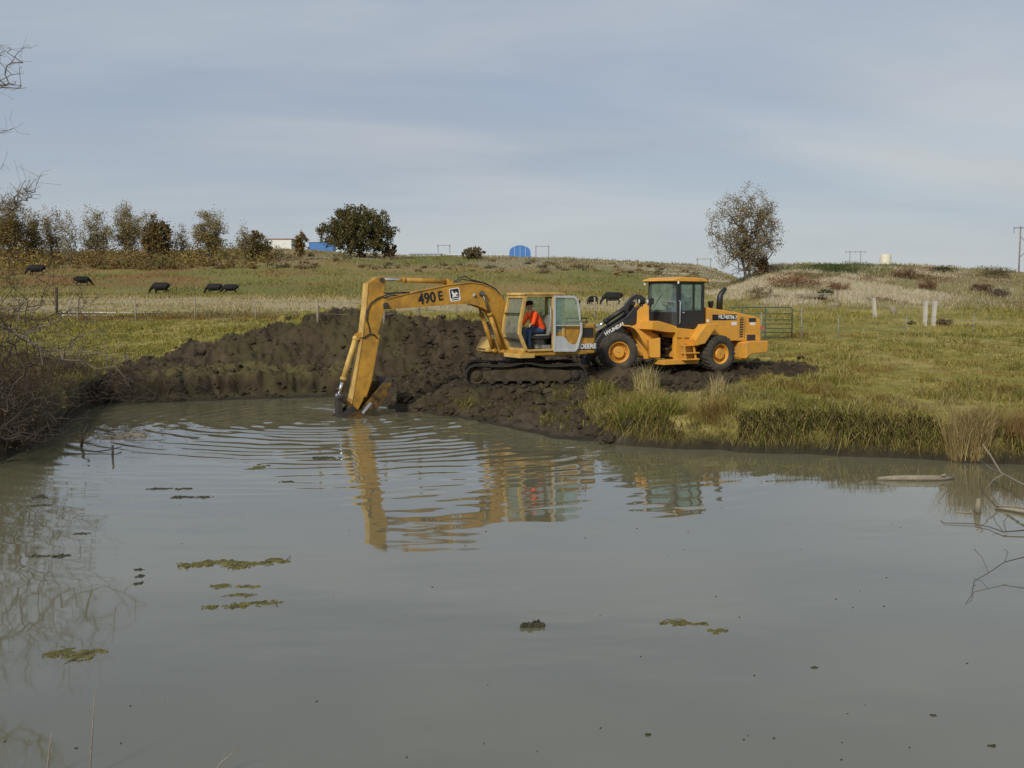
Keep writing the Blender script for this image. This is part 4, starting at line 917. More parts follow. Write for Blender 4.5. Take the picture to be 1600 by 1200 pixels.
def loader():
    root = empty('wheel_loader', tuple(LD.o), LD.rz)
    setp(root, 'orange yellow articulated wheel loader parked behind the excavator', 'loader')
    un = LD.un; uf = LF.un; FM = Matrix.Rotation(R(-22), 4, 'Z')
    tm, rm, hm = wheel_meshes()
    ra = -1.55; fa = 1.71
    for (x, l, h, Mx) in ((ra, .90, .60, None), (ra, -.90, .60, None), (fa, .90, .715, FM), (fa, -.90, .715, FM)):
        o = link('wheel', tm, root); m = Matrix.Translation((x, l, h)) @ Matrix.Rotation(.3*x, 4, 'Y')
        if l < 0: m = m @ Matrix.Rotation(math.pi, 4, 'Z')
        o.matrix_local = (Mx @ m) if Mx else m
        link('rim', rm, o); link('hub', hm, o)
    # ---- rear half
    q = MB(); q.box(-2.3, -.12, -.42, .42, .50, .95); q.box(ra-.16, ra+.16, -.66, .66, .44, .76); q.cyl((ra, -.72, .60), (ra, .72, .60), .15, n=16); q.build('rear_frame', 'load', root, .02)
    hl = .62
    A = un(1103, 480, hl); B = un(1152, 488, hl); C = un(1180, 494.5, hl); D = un(1189, 499, hl); E = un(1189, 533, hl); G = un(1103, 533, hl)
    q = MB(); q.prism([A, B, C, D, E, G], -hl, hl); hood = q.build('hood', 'load', root, .04, 3)
    def panel(nm, a, b, mt, par, l=hl, d=.006, pad=0):
        s0, z0 = un(*a, l); s1, z1 = un(*b, l); q = MB(); q.box(min(s0, s1)-pad, max(s0, s1)+pad, l-.01, l+d, min(z0, z1)-pad, max(z0, z1)+pad); return q.build(nm, mt, par), (s0+s1)/2, (z0+z1)/2, abs(s1-s0), abs(z1-z0)
    pl, cx, cz, w, hgt = panel('name_plate', (1113, 491.5), (1151, 500), 'ink', hood)
    text('lettering', 'HL740TM-7', hgt*.95, sideM(cx-w*.13, hl+.008, cz, R(-3)), 'white', pl, .002, sx=.92, bold=.004)
    panel('sticker', (1143, 503), (1151, 508), 'white', hood); panel('sticker', (1104, 499), (1108, 503), 'white', hood); panel('sticker', (1172, 504), (1180, 508), 'white', hood)
    v, *_ = panel('side_grille', (1156, 496), (1161, 527), 'dark', hood)
    for k in range(8):
        py = 498+k*3.8; s0, z0 = un(1156, py, hl); s1, _ = un(1161, py, hl); q = MB(); q.box(s1+.004, s0-.004, hl+.004, hl+.016, z0-.012, z0+.012); q.build('louvre', 'load', v)
    panel('vent', (1170, 497), (1181, 503), 'dark', hood); panel('vent', (1167, 523), (1180, 531.5), 'dark', hood)
    s0, z0 = un(1164, 497, hl); s1, z1 = un(1164, 530, hl); q = MB(); q.box(s0-.006, s0+.006, hl-.01, hl+.004, z1, z0); q.build('panel_gap', 'dark', hood)
    s0 = D[0]; q = MB(); q.box(s0-.03, s0+.002, -.52, .52, E[1]+.1, D[1]-.08); rg = q.build('rear_grille', 'dark', hood)
    for k in range(9): zz = E[1]+.14+k*(D[1]-E[1]-.26)/8; q = MB(); q.box(s0-.045, s0-.02, -.5, .5, zz-.012, zz+.012); q.build('louvre', 'load', rg)
    # counterweight
    cl = .95; a = un(1172, 533.5, cl); b = un(1200, 551, cl)
    q = MB(); q.prism([(b[0], b[1]+.08), (b[0], a[1]), (a[0]-.02, a[1]), (a[0]+.16, a[1]-.04), (a[0]+.16, b[1]-.18), (a[0]-.1, b[1]-.02), (b[0]+.05, b[1])], -cl, cl); cw = q.build('counterweight', 'load', root, .03, 3)
    q = MB(); q.box(b[0]-.03, b[0]+.01, -.3, .3, b[1]+.05, b[1]+.2); q.build('tow_hitch', 'iron', cw)
    q = MB(); q.prism([un(1157, 540, .66), un(1175, 534, .66), un(1176, 550, .66), un(1166, 563, .66), un(1157, 562, .66)], -.66, .66); q.build('rear_chassis', 'load', root, .02)
    for l in (.72, -.72):
        q = MB(); q.box(D[0]-.02, D[0]+.03, l-.09, l+.09, D[1]-.34, D[1]-.22); q.build('tail_lamp', 'redroof', cw)
    # fenders over the rear tyres
    for sg in (1, -1):
        fp = [un(1103, 507, 1.12), un(1123, 505, 1.12), un(1113, 519, 1.12), un(1101, 537, 1.12), un(1088, 540, 1.12), un(1086, 531, 1.12)]
        q = MB(); q.prism(fp, sg*.62, sg*1.14); q.build('rear_fender', 'load', root, .02)
    # ---- cab
    K = lambda px, py: un(px, py, .77)
    zt = K(1059, 440)[1]; zb = K(1062, 512)[1]; zg = K(1062, 485)[1]; sb = K(1101, 470)[0]; sf = .0; l = .76
    q = MB()
    for sg in (1, -1):
        y0, y1 = sorted((sg*(l-.08), sg*l))
        q.box(sf-.10, sf, y0, y1, zb, zt); q.box(sb, sb+.10, y0, y1, zb, zt); q.box(sb, sf, y0, y1, zb-.04, zb+.08); q.box(sb, sf, y0, y1, zt-.06, zt)
    q.box(sb, sb+.08, -l+.08, l-.08, zt-.08, zt); q.box(sf-.08, sf, -l+.08, l-.08, zt-.08, zt); q.box(sb, sb+.06, -l+.08, l-.08, zb, zg+.05)
    q.box(sb+.03, sf-.03, -l+.03, l-.03, zb-.02, zb+.02)
    cab = q.build('cab_frame', 'black', root, .015)
    # curved nose of the cab: the windscreen bows forward, black below the glass
    nose = [(sf-.01, -l+.01), (sf+.10, -l+.16), (sf+.15, -.3), (sf+.16, 0), (sf+.15, .3), (sf+.10, l-.16), (sf-.01, l-.01)]
    q = MB(); q.prism(nose+[(sf-.06, l-.02), (sf-.06, -l+.02)], zb-.02, zg-.05, 'z'); q.build('front_panel', 'black', cab, .01)
    q = MB(); n = len(nose); vs = [(x, y, zg-.05) for x, y in nose]+[(x-.05, y, zt-.04) for x, y in nose]; q.add(vs, [(i, i+1, n+i+1, n+i) for i in range(n-1)], False); ws = q.build('windshield', 'glass', cab)
    q = MB(); q.tube([(nose[1][0]+.008, nose[1][1]+.2, zg-.02), (nose[3][0]+.012, .2, zg+.55)], .010, 6); q.build('wiper', 'black', ws)
    q = MB(); q.prism([(sf+.22, zt+.02), (sf+.20, zt+.07), (sf-.10, zt+.15), (sb+.1, zt+.12), (sb-.12, zt+.06), (sb-.12, zt), (sf+.1, zt)], -l-.05, l+.05); roof = q.build('roof', 'load', cab, .03, 3)
    q = MB(); q.box(sb-.24, sb-.125, .5, .68, zt-.02, zt+.1); q.build('rear_lamp', 'black', roof, .01)
    q = MB(); q.box(sf-.03, sf+.02, l+.005, l+.05, zt-.07, zt+.05); q.build('front_lamp', 'white', roof, .008)
    q = MB(); q.box(sf+.10, sf+.15, -l-.04, -l+.02, zt-.10, zt-.0); q.build('front_lamp', 'white', roof, .008)
    for sg in (1, -1):
        y0, y1 = sorted((sg*(l-.05), sg*(l-.042))); mid = sb+(sf-sb)*.36
        if sg > 0:
            q = MB(); q.box(mid, sf-.10, l-.06, l-.01, zb+.08, zg); q.box(mid, mid+.06, l-.06, l-.01, zg, zt-.06); q.box(sf-.15, sf-.10, l-.06, l-.01, zg, zt-.06); dr = q.build('door', 'black', cab, .006)
            q = MB(); q.box(mid+.06, sf-.15, y0, y1, zg, zt-.06); q.build('door_window', 'glass', dr)
            q = MB(); q.tube([(sf-.07, l+.0, zb+.12), (sf-.07, l+.06, zb+.16), (sf-.07, l+.06, zg+.28), (sf-.07, l, zg+.32)], .017, 8); q.build('grab_rail', 'steel', cab)
            q = MB(); q.box(sf-.30, sf-.22, l-.01, l+.02, zg-.09, zg-.05); q.build('door_handle', 'steel', dr)
            q = MB(); q.box(sb+.10, mid, l-.06, l-.02, zb+.08, zg); q.build('side_panel', 'black', cab); q = MB(); q.box(sb+.10, mid, y0, y1, zg, zt-.06); q.build('side_window', 'glass', cab)
        else:
            q = MB(); q.box(sb+.10, sf-.10, -l+.02, -l+.06, zb+.08, zg); q.build('side_panel', 'black', cab); q = MB(); q.box(sb+.10, sf-.10, y0, y1, zg, zt-.06); q.build('side_window', 'glass', cab)
    q = MB(); q.box(sb+.02, sb+.028, -l+.08, l-.08, zg+.05, zt-.08); q.build('rear_window', 'glass', cab)
    cs = (sb+sf)/2
    q = MB(); q.box(cs-.36, cs+.08, -.26, .26, zb+.30, zb+.44); q.box(cs-.3, cs, -.18, .18, zb+.0, zb+.3); q.build('seat_cushion', 'seat', cab, .03)
    q = MB(); q.prism([(cs-.40, zb+.42), (cs-.30, zb+.42), (cs-.40, zb+.98), (cs-.48, zb+.98)], -.24, .24); q.build('seat_back', 'black', cab, .03)
    q = MB(); c0 = Vector((cs+.36, 0, zb+.72)); ax = Vector((-.5, 0, .86)).normalized(); q.cyl((cs+.46, 0, zb+.02), c0, .035, n=10); sw = q.build('steering_column', 'black', cab)
    d_, a_, b_ = frame_of(ax); q = MB(); q.tube([c0+(a_*math.cos(t)+b_*math.sin(t))*.19 for t in [2*math.pi*k/20 for k in range(21)]], .014, 6, False); q.tube([c0-a_*.19, c0+a_*.19], .012, 6); q.build('steering_wheel', 'black', sw)
    q = MB(); q.tube([(sf+.05, -l-.02, zg+.25), (sf+.28, -l-.10, zg+.30)], .012, 6); q.box(sf+.26, sf+.30, -l-.2, -l-.02, zg+.10, zg+.48); q.build('mirror', 'black', cab)
    # yellow platform below the cab, ladder
    p = [un(1019, 503, .80), un(1030, 501.5, .80), un(1042, 505, .80), un(1058, 510, .80), un(1058, 520, .80), un(1040, 519, .80), un(1018, 515, .80)]
    q = MB(); q.prism(p, -.78, .80); q.build('platform', 'load', root, .015)
    q = MB(); q.prism([un(1056, 512, .84), un(1098, 516, .84), un(1096, 524, .84), un(1080, 528, .84), un(1058, 528, .84)], -.84, .84); q.build('cab_base', 'load', root, .015)
    q = MB(); q.prism([un(1057, 526, .82), un(1078, 526, .82), un(1086, 566, .82), un(1058, 566, .82), un(1056, 552, .82)], .62, .80); tank = q.build('fuel_tank', 'load', root, .02)
    for l_ in (0, 1):
        a = un(1068+14*l_, 528, 1.0); b = un(1072+16*l_, 562, 1.0); q = MB(); q.strip([a, b], .07, .96, 1.0); lad = q.build('ladder_rail', 'load', root, .006)
    for py in (540, 552, 562):
        a = un(1070, py, 1.0); b = un(1092, py, 1.0); q = MB(); q.box(min(a[0], b[0]), max(a[0], b[0]), .82, 1.04, a[1]-.02, a[1]+.02); q.build('step', 'load', root, .005)
    a = un(1037, 563, .8); b = un(1090, 568, .8); q = MB(); q.box(b[0], a[0], .3, .84, b[1], a[1]+.0); q.build('belly_plate', 'load', root, .01)
    # exhaust and pre-cleaner
    e0 = un(1124, 484, .25); e1 = un(1125, 463, .25); e2 = un(1128, 457, .25); e3 = un(1133, 451, .25)
    q = MB(); q.tube([(e0[0], .25, e0[1]), (e1[0], .25, e1[1]), (e2[0], .25, e2[1]), (e3[0], .25, e3[1])], [.105, .10, .085, .075], 14); q.build('exhaust_pipe', 'black', root)
    e0 = un(1110.5, 484, .3); e1 = un(1110.5, 470, .3); q = MB(); q.lathe([(.06, 0), (.06, (e1[1]-e0[1])*.35), (.085, (e1[1]-e0[1])*.4), (.085, (e1[1]-e0[1])*.75), (.10, (e1[1]-e0[1])*.8), (.09, (e1[1]-e0[1])*.97), (.005, e1[1]-e0[1])], (e0[0], .3, e0[1]), (0, 0, 1), 18); q.build('air_precleaner', 'black', root)
    # ---- articulation
    q = MB(); q.cyl((0, 0, .45), (0, 0, 1.25), .10, n=16); q.box(-.3, .2, -.25, .25, .5, .6); q.box(-.3, .2, -.25, .25, 1.05, 1.15); q.build('centre_hinge', 'iron', root)
    for l_ in (.4, -.4):
        a = Vector((-.35, l_, .75)); b = FM @ Vector((.55, l_*.95, .78)); cylinder_part('steering_cylinder', root, a, b, .55, .05, .03, 'black')
    q = MB()
    for k in range(4): q.tube([(-.25, .3-.05*k, 1.0), (.0, .42-.05*k, .92-.03*k), tuple(FM @ Vector((.35, .3-.05*k, 1.02)))], .018, 6)
    q.build('hydraulic_hoses', 'hose', root)
    # ---- front half
    l = .52; P = lambda px, py: uf(px, py, l)
    tower = [P(996, 486), P(1001, 480), P(1005, 479), P(1009, 474), P(1014, 478), P(1014.5, 512), P(1019, 519), P(1029, 524), P(1030, 560), P(1006, 561), P(1002, 545), P(990, 527), P(984, 511), P(995, 507)]
    for y0 in (l-.05, -l):
        q = MB(FM); q.prism(tower, y0, y0+.05); q.build('tower_plate', 'load', root, .012)
    q = MB(FM); q.box(.35, 1.0, -l+.05, l-.05, .55, .95); q.box(fa-.18, fa+.18, -.66, .66, .52, .86); q.box(.9, fa, -.42, .42, .6, .9); q.build('front_frame', 'load', root, .02)
    for sg in (1, -1):
        q = MB(FM)
        path = [uf(975, 508.5, .9), uf(982, 509, .9), uf(990, 513, .9), uf(997, 522, .9), uf(1003, 533, .9)]; q.strip(path, .035, *sorted((sg*.52, sg*1.1)))
        q.build('front_fender', 'load', root)
    q = MB(FM); q.prism([P(1010, 530), P(1028, 527), P(1028, 558), P(1012, 558)], .50, .80); q.build('step_box', 'load', root, .015)
    # lift arms, bell crank and tilt cylinder, all black
    for sg in (1, -1):
        la = .40; arm = [uf(1004, 487, la), uf(1000, 479, la), uf(990, 481, la), uf(978, 495, la), uf(962, 505, la), uf(940, 520, la), uf(922, 545, la), uf(912, 560, la), uf(920, 568, la), uf(935, 548, la), uf(955, 527, la), uf(985, 510, la), uf(998, 497, la)]
        q = MB(FM); q.prism(arm, *sorted((sg*.33, sg*.45))); am = q.build('lift_arm', 'black', root, .012)
        if sg > 0:
            s0, z0 = uf(962, 513, .45); s1, z1 = uf(974, 506, .45); r_ = math.atan2(z1-z0, -(s1-s0)); mt = FM @ sideM(s0+.05, .458, z0-.02, r_)
            text('lettering', 'HYUNDAI', .155, mt, 'white', am, .002, sx=1.0, bold=.006)
        a = uf(998, 522, .28); b = uf(958, 522, .28); cylinder_part('lift_cylinder', root, (a[0], sg*.27, a[1]), (b[0], sg*.27, b[1]), .6, .06, .035, 'black', FM)
    bc = [uf(1008, 470, .1), uf(1003, 465, .1), uf(995, 463, .1), uf(988, 467, .1), uf(981, 476, .1), uf(979, 484, .1), uf(985, 496, .1), uf(991, 503, .1)]
    q = MB(FM); q.strip(bc, .13, -.09, .09); q.build('bell_crank', 'black', root, .01)
    for l_ in (.0,):
        a = uf(988, 474, l_); b = uf(935, 510, l_); cylinder_part('tilt_cylinder', root, (a[0], l_, a[1]), (b[0], l_, b[1]), .80, .085, .045, 'black', FM)
    q = MB(FM); q.cyl((uf(916, 560, 0)[0], -.45, uf(916, 560, 0)[1]), (uf(916, 560, 0)[0], .45, uf(916, 560, 0)[1]), .06, n=12); s0, z0 = uf(916, 560, 0); q.prism([(s0-.05, z0-.2), (s0+.1, z0-.2), (s0+.08, z0+.45), (s0, z0+.5)], -.42, .42); q.build('coupler', 'black', root, .01)
    for sg in (1, -1):
        s0, z0 = P(1016, 471); q = MB(FM); q.box(s0-.10, s0+.08, sg*.50-.12, sg*.50+.12, z0-.10, z0+.11); hd = q.build('head_lamp', 'black', root, .02)
        q = MB(FM); q.cyl((s0+.078, sg*.5, z0), (s0+.092, sg*.5, z0), .075, n=16); q.build('lens', 'white', hd)
        q = MB(FM); q.cyl((s0-.02, sg*.5, z0-.1), (s0-.02, sg*.5, z0-.35), .02, n=8); q.build('lamp_stalk', 'black', hd)
    return cs, zb
LCS, LZB = loader()
Mx = Matrix.Translation(tuple(LD.o)) @ Matrix.Rotation(LD.rz, 4, 'Z') @ Matrix.Translation((LCS-.20, 0, 0))
seated('person', 'driver in a blue shirt and dark cap sitting behind glass in the loader cab', Mx, LZB+.02, 'blueshirt', 'jeans', .12, hand_h=.80, hand_x=.42, hw=.16, seat=.44)
# ------------------------------------------------------------------ cattle
def cow_mesh(graze=True, seed=0):
    rs = random.Random(seed); pr = []; V_ = Vector
    pr += [(V_((-.72, 0, .98)), .31, V_((-.30, 0, .93)), .36, 0), (V_((-.30, 0, .86)), .42, V_((.25, 0, .85)), .43, 0), (V_((.25, 0, .91)), .38, V_((.58, 0, .95)), .33, 0), (V_((-.7, 0, 1.12)), .19, V_((.55, 0, 1.12)), .19, 0)]
    if graze: nk, hd, mz = V_((.98, .06, .72)), V_((1.16, .10, .42)), V_((1.27, .12, .12))
    else: nk, hd, mz = V_((.98, .08, 1.22)), V_((1.15, .14, 1.36)), V_((1.42, .2, 1.16))
    pr += [(V_((.58, 0, 1.0)), .27, nk, .18, 0), (nk, .17, hd, .135, 0), (hd, .125, mz, .075, 0)]
    side = Vector((0, 1, 0))
    for y in (-1, 1): pr += [(hd+side*(y*.10), .035, hd+side*(y*.27)+Vector((-.04, 0, .0)), .028, 0)]
    for y in (-1, 1):
        sw = rs.uniform(-.12, .12)
        pr += [(V_((.52, y*.20, .80)), .15, V_((.54+sw*.4, y*.20, .48)), .085, 0), (V_((.54+sw*.4, y*.20, .48)), .065, V_((.54+sw, y*.20, .10)), .045, 0), (V_((.54+sw, y*.20, .10)), .055, V_((.57+sw, y*.20, .045)), .055, 0)]
        sw = rs.uniform(-.12, .12)
        pr += [(V_((-.66, y*.20, .85)), .20, V_((-.52+sw*.4, y*.21, .62)), .12, 0), (V_((-.52+sw*.4, y*.21, .62)), .10, V_((-.78+sw*.8, y*.20, .42)), .062, 0), (V_((-.78+sw*.8, y*.20, .42)), .055, V_((-.73+sw, y*.20, .10)), .045, 0), (V_((-.73+sw, y*.20, .10)), .055, V_((-.70+sw, y*.20, .045)), .055, 0)]
    pr += [(V_((-1.0, 0, 1.16)), .045, V_((-1.09, .02, .75)), .028, 0), (V_((-1.09, .02, .75)), .028, V_((-1.08, .03, .45)), .05, 0)]
    o = organic('cow', pr, .03, ['hide'], None, 5); me = o.data; bpy.data.objects.remove(o); return me
CW = [cow_mesh(True, 1), cow_mesh(True, 5), cow_mesh(True, 9)]
def cow(px, py, len_px, label, m, flip=False, turn=0, Y=None):
    c = ground_at(px, py) if Y is None else np.array([(px-800)/F*Y, Y, 0]); s = (len_px*c[1]/F)/2.35
    o = link('cow', CW[m]); o.location = (c[0], c[1], tz(c[0], c[1])-.10*s); o.scale = (s, s, s*1.02); o.rotation_euler[2] = (0 if flip else math.pi)+turn
    setp(o, label, 'cow', 'black cattle grazing in the pasture')
cow(57, 430, 30, 'black cow grazing furthest left, up by the scrub', 0, turn=.2)
cow(129, 446, 28, 'black cow second from the left, seen behind bare branches', 1, flip=True, turn=.5)
cow(251, 459, 33, 'lone black cow grazing between the thicket and the pair', 2)
cow(335, 459, 30, 'left cow of the black pair standing nose to tail', 0, turn=-.1)
cow(360, 459, 28, 'right cow of the black pair standing nose to tail', 1, turn=.15)
cow(903, 476, 14, 'black cow mostly hidden by the swung excavator cab door', 2, turn=.9)
cow(926, 475, 25, 'black cow grazing just right of the excavator cab door', 0, turn=.75)
cow(957, 476, 36, 'black cow grazing nearest the loader cab, largest to its left', 1, turn=.05)
# ================================================================== trees: skeletons grown through a cloud of targets
def grow(rs, base, targets, step, r_tip, expo=.45, trunk=None, jit=.25):
    """connect each target to the nearest node of the skeleton; returns nodes, parents, radii, order"""
    nodes = [np.array(base, float)]; par = [-1]
    if trunk is not None:
        for p in trunk: nodes.append(np.array(p, float)); par.append(len(nodes)-2)
    buf = np.zeros((200000, 3)); n = len(nodes); buf[:n] = nodes; ends = []
    order = np.argsort(np.linalg.norm((targets-base)*np.array([1, 1, .8]), axis=1))
    for k in order:
        t = targets[k]; D = buf[:n]-t; dd = (D*D).sum(1)+np.maximum(0, D[:, 2])*1.2*np.sqrt((D*D).sum(1)); i = int(np.argmin(dd)); p = buf[i].copy(); L = np.linalg.norm(t-p); m = max(1, int(L/step)); last = i
        for j in range(1, m+1):
            q = p+(t-p)*j/m+(rs.rand(3)-.5)*step*jit*(j < m)
            q[2] += .12*L*math.sin(math.pi*j/m)
            if n >= len(buf)-2: break
            buf[n] = q; par.append(last); last = n; n += 1
        ends.append(last)
    par = np.array(par); cnt = np.zeros(n); 
    for e in ends: cnt[e] += 1
    for i in range(n-1, 0, -1): cnt[par[i]] += cnt[i]
    return buf[:n].copy(), par, r_tip*np.maximum(cnt, 1)**expo, ends
def skel_mesh(name, nodes, par, rad, mt, parent, sides=4):
    idx = np.where(par >= 0)[0]; a = nodes[par[idx]]; b = nodes[idx]; d = b-a; L = np.linalg.norm(d, axis=1, keepdims=True); k = L[:, 0] > 1e-6; a, b, d, idx = a[k], b[k], (d/np.maximum(L, 1e-9))[k], idx[k]
    u = np.cross(d, np.where(np.abs(d[:, 2:3]) < .9, [[0, 0, 1.]], [[1., 0, 0]])); u /= np.linalg.norm(u, axis=1, keepdims=True); v = np.cross(d, u)
    r0 = np.minimum(rad[par[idx]], rad[idx]*1.6)[:, None]; r1 = rad[idx][:, None]; V = []
    for p, r in ((a, r0), (b, r1)):
        for s in range(sides): g = 2*math.pi*s/sides; V.append(p+(u*math.cos(g)+v*math.sin(g))*r)
    V = np.stack(V, 1).reshape(-1, 3); i = (np.arange(len(a))*2*sides)[:, None]
    Fc = np.concatenate([np.stack([i[:, 0]+s, i[:, 0]+(s+1) % sides, i[:, 0]+sides+(s+1) % sides, i[:, 0]+sides+s], 1) for s in range(sides)])
    return npmesh(name, V, Fc, mt, parent, smooth=True)
def leaf_mesh(name, P, size, C, parent, rs, mt='leaf'):
    n = len(P); a = rs.randn(n, 3); a /= np.linalg.norm(a, axis=1, keepdims=True); b = np.cross(a, rs.randn(n, 3)); b /= np.linalg.norm(b, axis=1, keepdims=True)
    s = (size*(.6+.8*rs.rand(n)))[:, None]; V = np.stack([P-a*s, P+b*s*.55, P+a*s, P-b*s*.55], 1).reshape(-1, 3); i = np.arange(n)*4
    return npmesh(name, V, np.stack([i, i+1, i+2, i+3], 1), M[mt], parent, cols=np.repeat(C, 4, 0))
def crown_points(rs, n, c, rx, ry, rz, lump=.35, hollow=.35):
    P = []; k = rs.rand(3)*50
    while len(P) < n:
        d = rs.randn(3); d /= np.linalg.norm(d); r = rs.rand()**.42
        q = float(fbm(np.array([d[0]*2.2+k[0]]), np.array([d[1]*2.2+d[2]*2.2+k[1]]), 3)[0]); r *= 1-lump+lump*2*q
        P.append(np.array(c)+d*r*np.array([rx, ry, rz]))
    return np.array(P)
def tree(label, px, py, top, wpx, Y=None, leaves=2500, leaf=.2, pal=((.08,.075,.03),), wts=None, seed=1, stems=1, targets=260, bark='bark', bare=.0, low=.12, rt=.012, cat='tree', name='tree', lump=.35, fill=1.0, spread=.9):
    rs = np.random.RandomState(seed)
    c = ground_at(px, py) if Y is None else np.array([(px-800)/F*Y, Y, 0]); base = np.array([c[0], c[1], tz(c[0], c[1])-.1])
    s = c[1]/F; H = (py-top)*s if Y is None else HC+(HOR-top)*s-base[2]; Wd = wpx*s
    root = empty(name, tuple(base)); setp(root, label, cat)
    z0 = H*low; rz = (H-z0)/2
    T = crown_points(rs, targets, (0, 0, z0+rz), Wd/2, Wd/2*.85, rz, lump)
    T = T[T[:, 2] > H*.04]
    tr = [np.array([(rs.rand()-.5)*.04*H, (rs.rand()-.5)*.04*H, H*f]) for f in ((.08, .16, .24) if stems == 1 else (.04,))]
    if stems > 1:
        nd, pr_, rd, en = [], [], [], []; off = 0
        for k in range(stems):
            g = 2*math.pi*k/stems+rs.rand(); bo = np.array([math.cos(g), math.sin(g), 0])*Wd*.03; sel = T[k::stems]
            ang = np.arctan2(sel[:, 1], sel[:, 0]); 
            a_, b_, c_, d_ = grow(rs, bo, sel, H*.06, rt*H/8, trunk=[bo*2+np.array([0, 0, H*.12]), bo*4+np.array([0, 0, H*.28])])
            nd.append(a_); pr_.append(np.where(b_ < 0, -1, b_+off)); rd.append(c_); en += [e+off for e in d_]; off += len(a_)
        nodes, par, rad = np.concatenate(nd), np.concatenate(pr_), np.concatenate(rd)
    else:
        nodes, par, rad, en = grow(rs, np.zeros(3), T, H*.06, rt*H/8, trunk=tr)
    skel_mesh('trunk', nodes, par, rad, M[bark], root, 5)
    if leaves:
        k = rs.choice(len(en), leaves); P = nodes[np.array(en)[k]]+rs.randn(leaves, 3)*H*.035*spread
        if fill < 1:
            dens = fbm(P[:, 0]*3/Wd*2+seed, P[:, 2]*3/H*2, 3); P = P[dens > np.quantile(dens, 1-fill)]
        C = gcol(rs, len(P), list(pal), wts or [1]*len(pal), .3); leaf_mesh('crown', P, leaf, C, root, rs)
    return root
DK, BR, YL, OL, TAN = (.075,.07,.026), (.21,.125,.045), (.30,.22,.065), (.17,.15,.045), (.28,.215,.11)
tree('big round dark leaved tree alone on the skyline beside the blue shed', 560, 402, 322, 112, leaves=15000, leaf=.3, pal=[DK, (.10,.088,.03), (.15,.10,.035), (.085,.095,.028)], seed=11, targets=520, low=.04, lump=.3, spread=1.0)
tree('tall sparse multi stemmed tree on the hillside right of the loader', 1166, 421, 303, 98, Y=112, leaves=17000, leaf=.085, pal=[TAN, (.2,.165,.09), (.2,.12,.06), (.16,.15,.07)], seed=12, stems=4, targets=900, low=.06, bark='bark', fill=.85, rt=.0105, spread=.75, lump=.7)
tree('low round tan shrub between the big tree and the blue tank', 740, 405, 386, 38, leaves=2600, leaf=.3, pal=[(.17,.14,.07), (.12,.105,.045), TAN], seed=13, targets=140, low=.0, cat='shrub', name='shrub')
tree('reddish brown shrub at the foot of the hillside tree', 1187, 416, 396, 30, Y=113, leaves=1500, leaf=.12, pal=[(.14,.07,.04), BR, (.10,.06,.03)], seed=14, targets=120, low=0, cat='shrub', name='shrub')
ROW = [(20, 404, 318, 64, 'leafy rust tinged tree at the left frame edge of the tree row', 3000, [BR, YL, OL, (.10,.07,.03)], .85, 1),
       (62, 404, 336, 46, 'thin half bare tree next to the rust tinged one in the row', 1300, [YL, OL, BR], .7, 3),
       (88, 404, 330, 40, 'bare topped slender tree third from the left in the row', 800, [TAN, OL, BR], .7, 3),
       (113, 404, 334, 26, 'wispy pale tree just left of the gap in the tree row', 300, [TAN, OL], .7, 2),
       (156, 403, 332, 48, 'pale half bare tree just right of the gap in the tree row', 1300, [TAN, OL, YL], .7, 3),
       (207, 404, 319, 50, 'tallest pale tree of the row, left of the russet bush', 1900, [TAN, YL, OL, (.2,.15,.06)], .75, 3),
       (240, 402, 330, 30, 'slim bare tree directly behind the russet bush', 500, [TAN, OL], .7, 2),
       (287, 402, 347, 26, 'small wispy bare tree right of the russet bush', 260, [TAN, OL], .7, 3),
       (331, 402, 334, 52, 'broad fan shaped pale tree towards the right of the row', 2100, [TAN, YL, OL, (.19,.15,.06)], .8, 4),
       (384, 399, 351, 22, 'tiny half bare tree left of the white shed', 300, [TAN, OL], .7, 2)]
for i, (px, py, top, w, lab, lv, pal, fl, st) in enumerate(ROW):
    tree(lab, px, py+8, top, w, Y=208+6*(i % 3), leaves=int(lv*6.0), leaf=.15, spread=1.4, pal=pal, seed=40+i, stems=st, targets=210, low=.05, fill=fl, rt=.014, bark='bark_pale', lump=.45)
tree('dense russet and green conical bush in the tree row', 250, 410, 341, 46, Y=206, leaves=6000, leaf=.25, pal=[BR, (.09,.075,.028), (.12,.07,.03), OL], seed=60, targets=260, low=0, cat='bush', name='bush')
tree('brown thicket just left of the white shed', 404, 404, 362, 44, Y=214, leaves=2600, leaf=.25, pal=[BR, OL, (.09,.075,.045)], seed=61, stems=3, targets=220, low=0, cat='bush', name='bush')
tree('small orange brown tree right of the white shed', 472, 402, 364, 22, Y=222, leaves=1300, leaf=.25, pal=[BR, (.15,.09,.04), OL], seed=62, targets=120, low=.1)
tree('dark brown shrub at the right foot of the big round tree', 607, 404, 377, 26, leaves=1400, leaf=.25, pal=[BR, (.09,.06,.04)], seed=63, targets=110, low=0, cat='shrub', name='shrub')
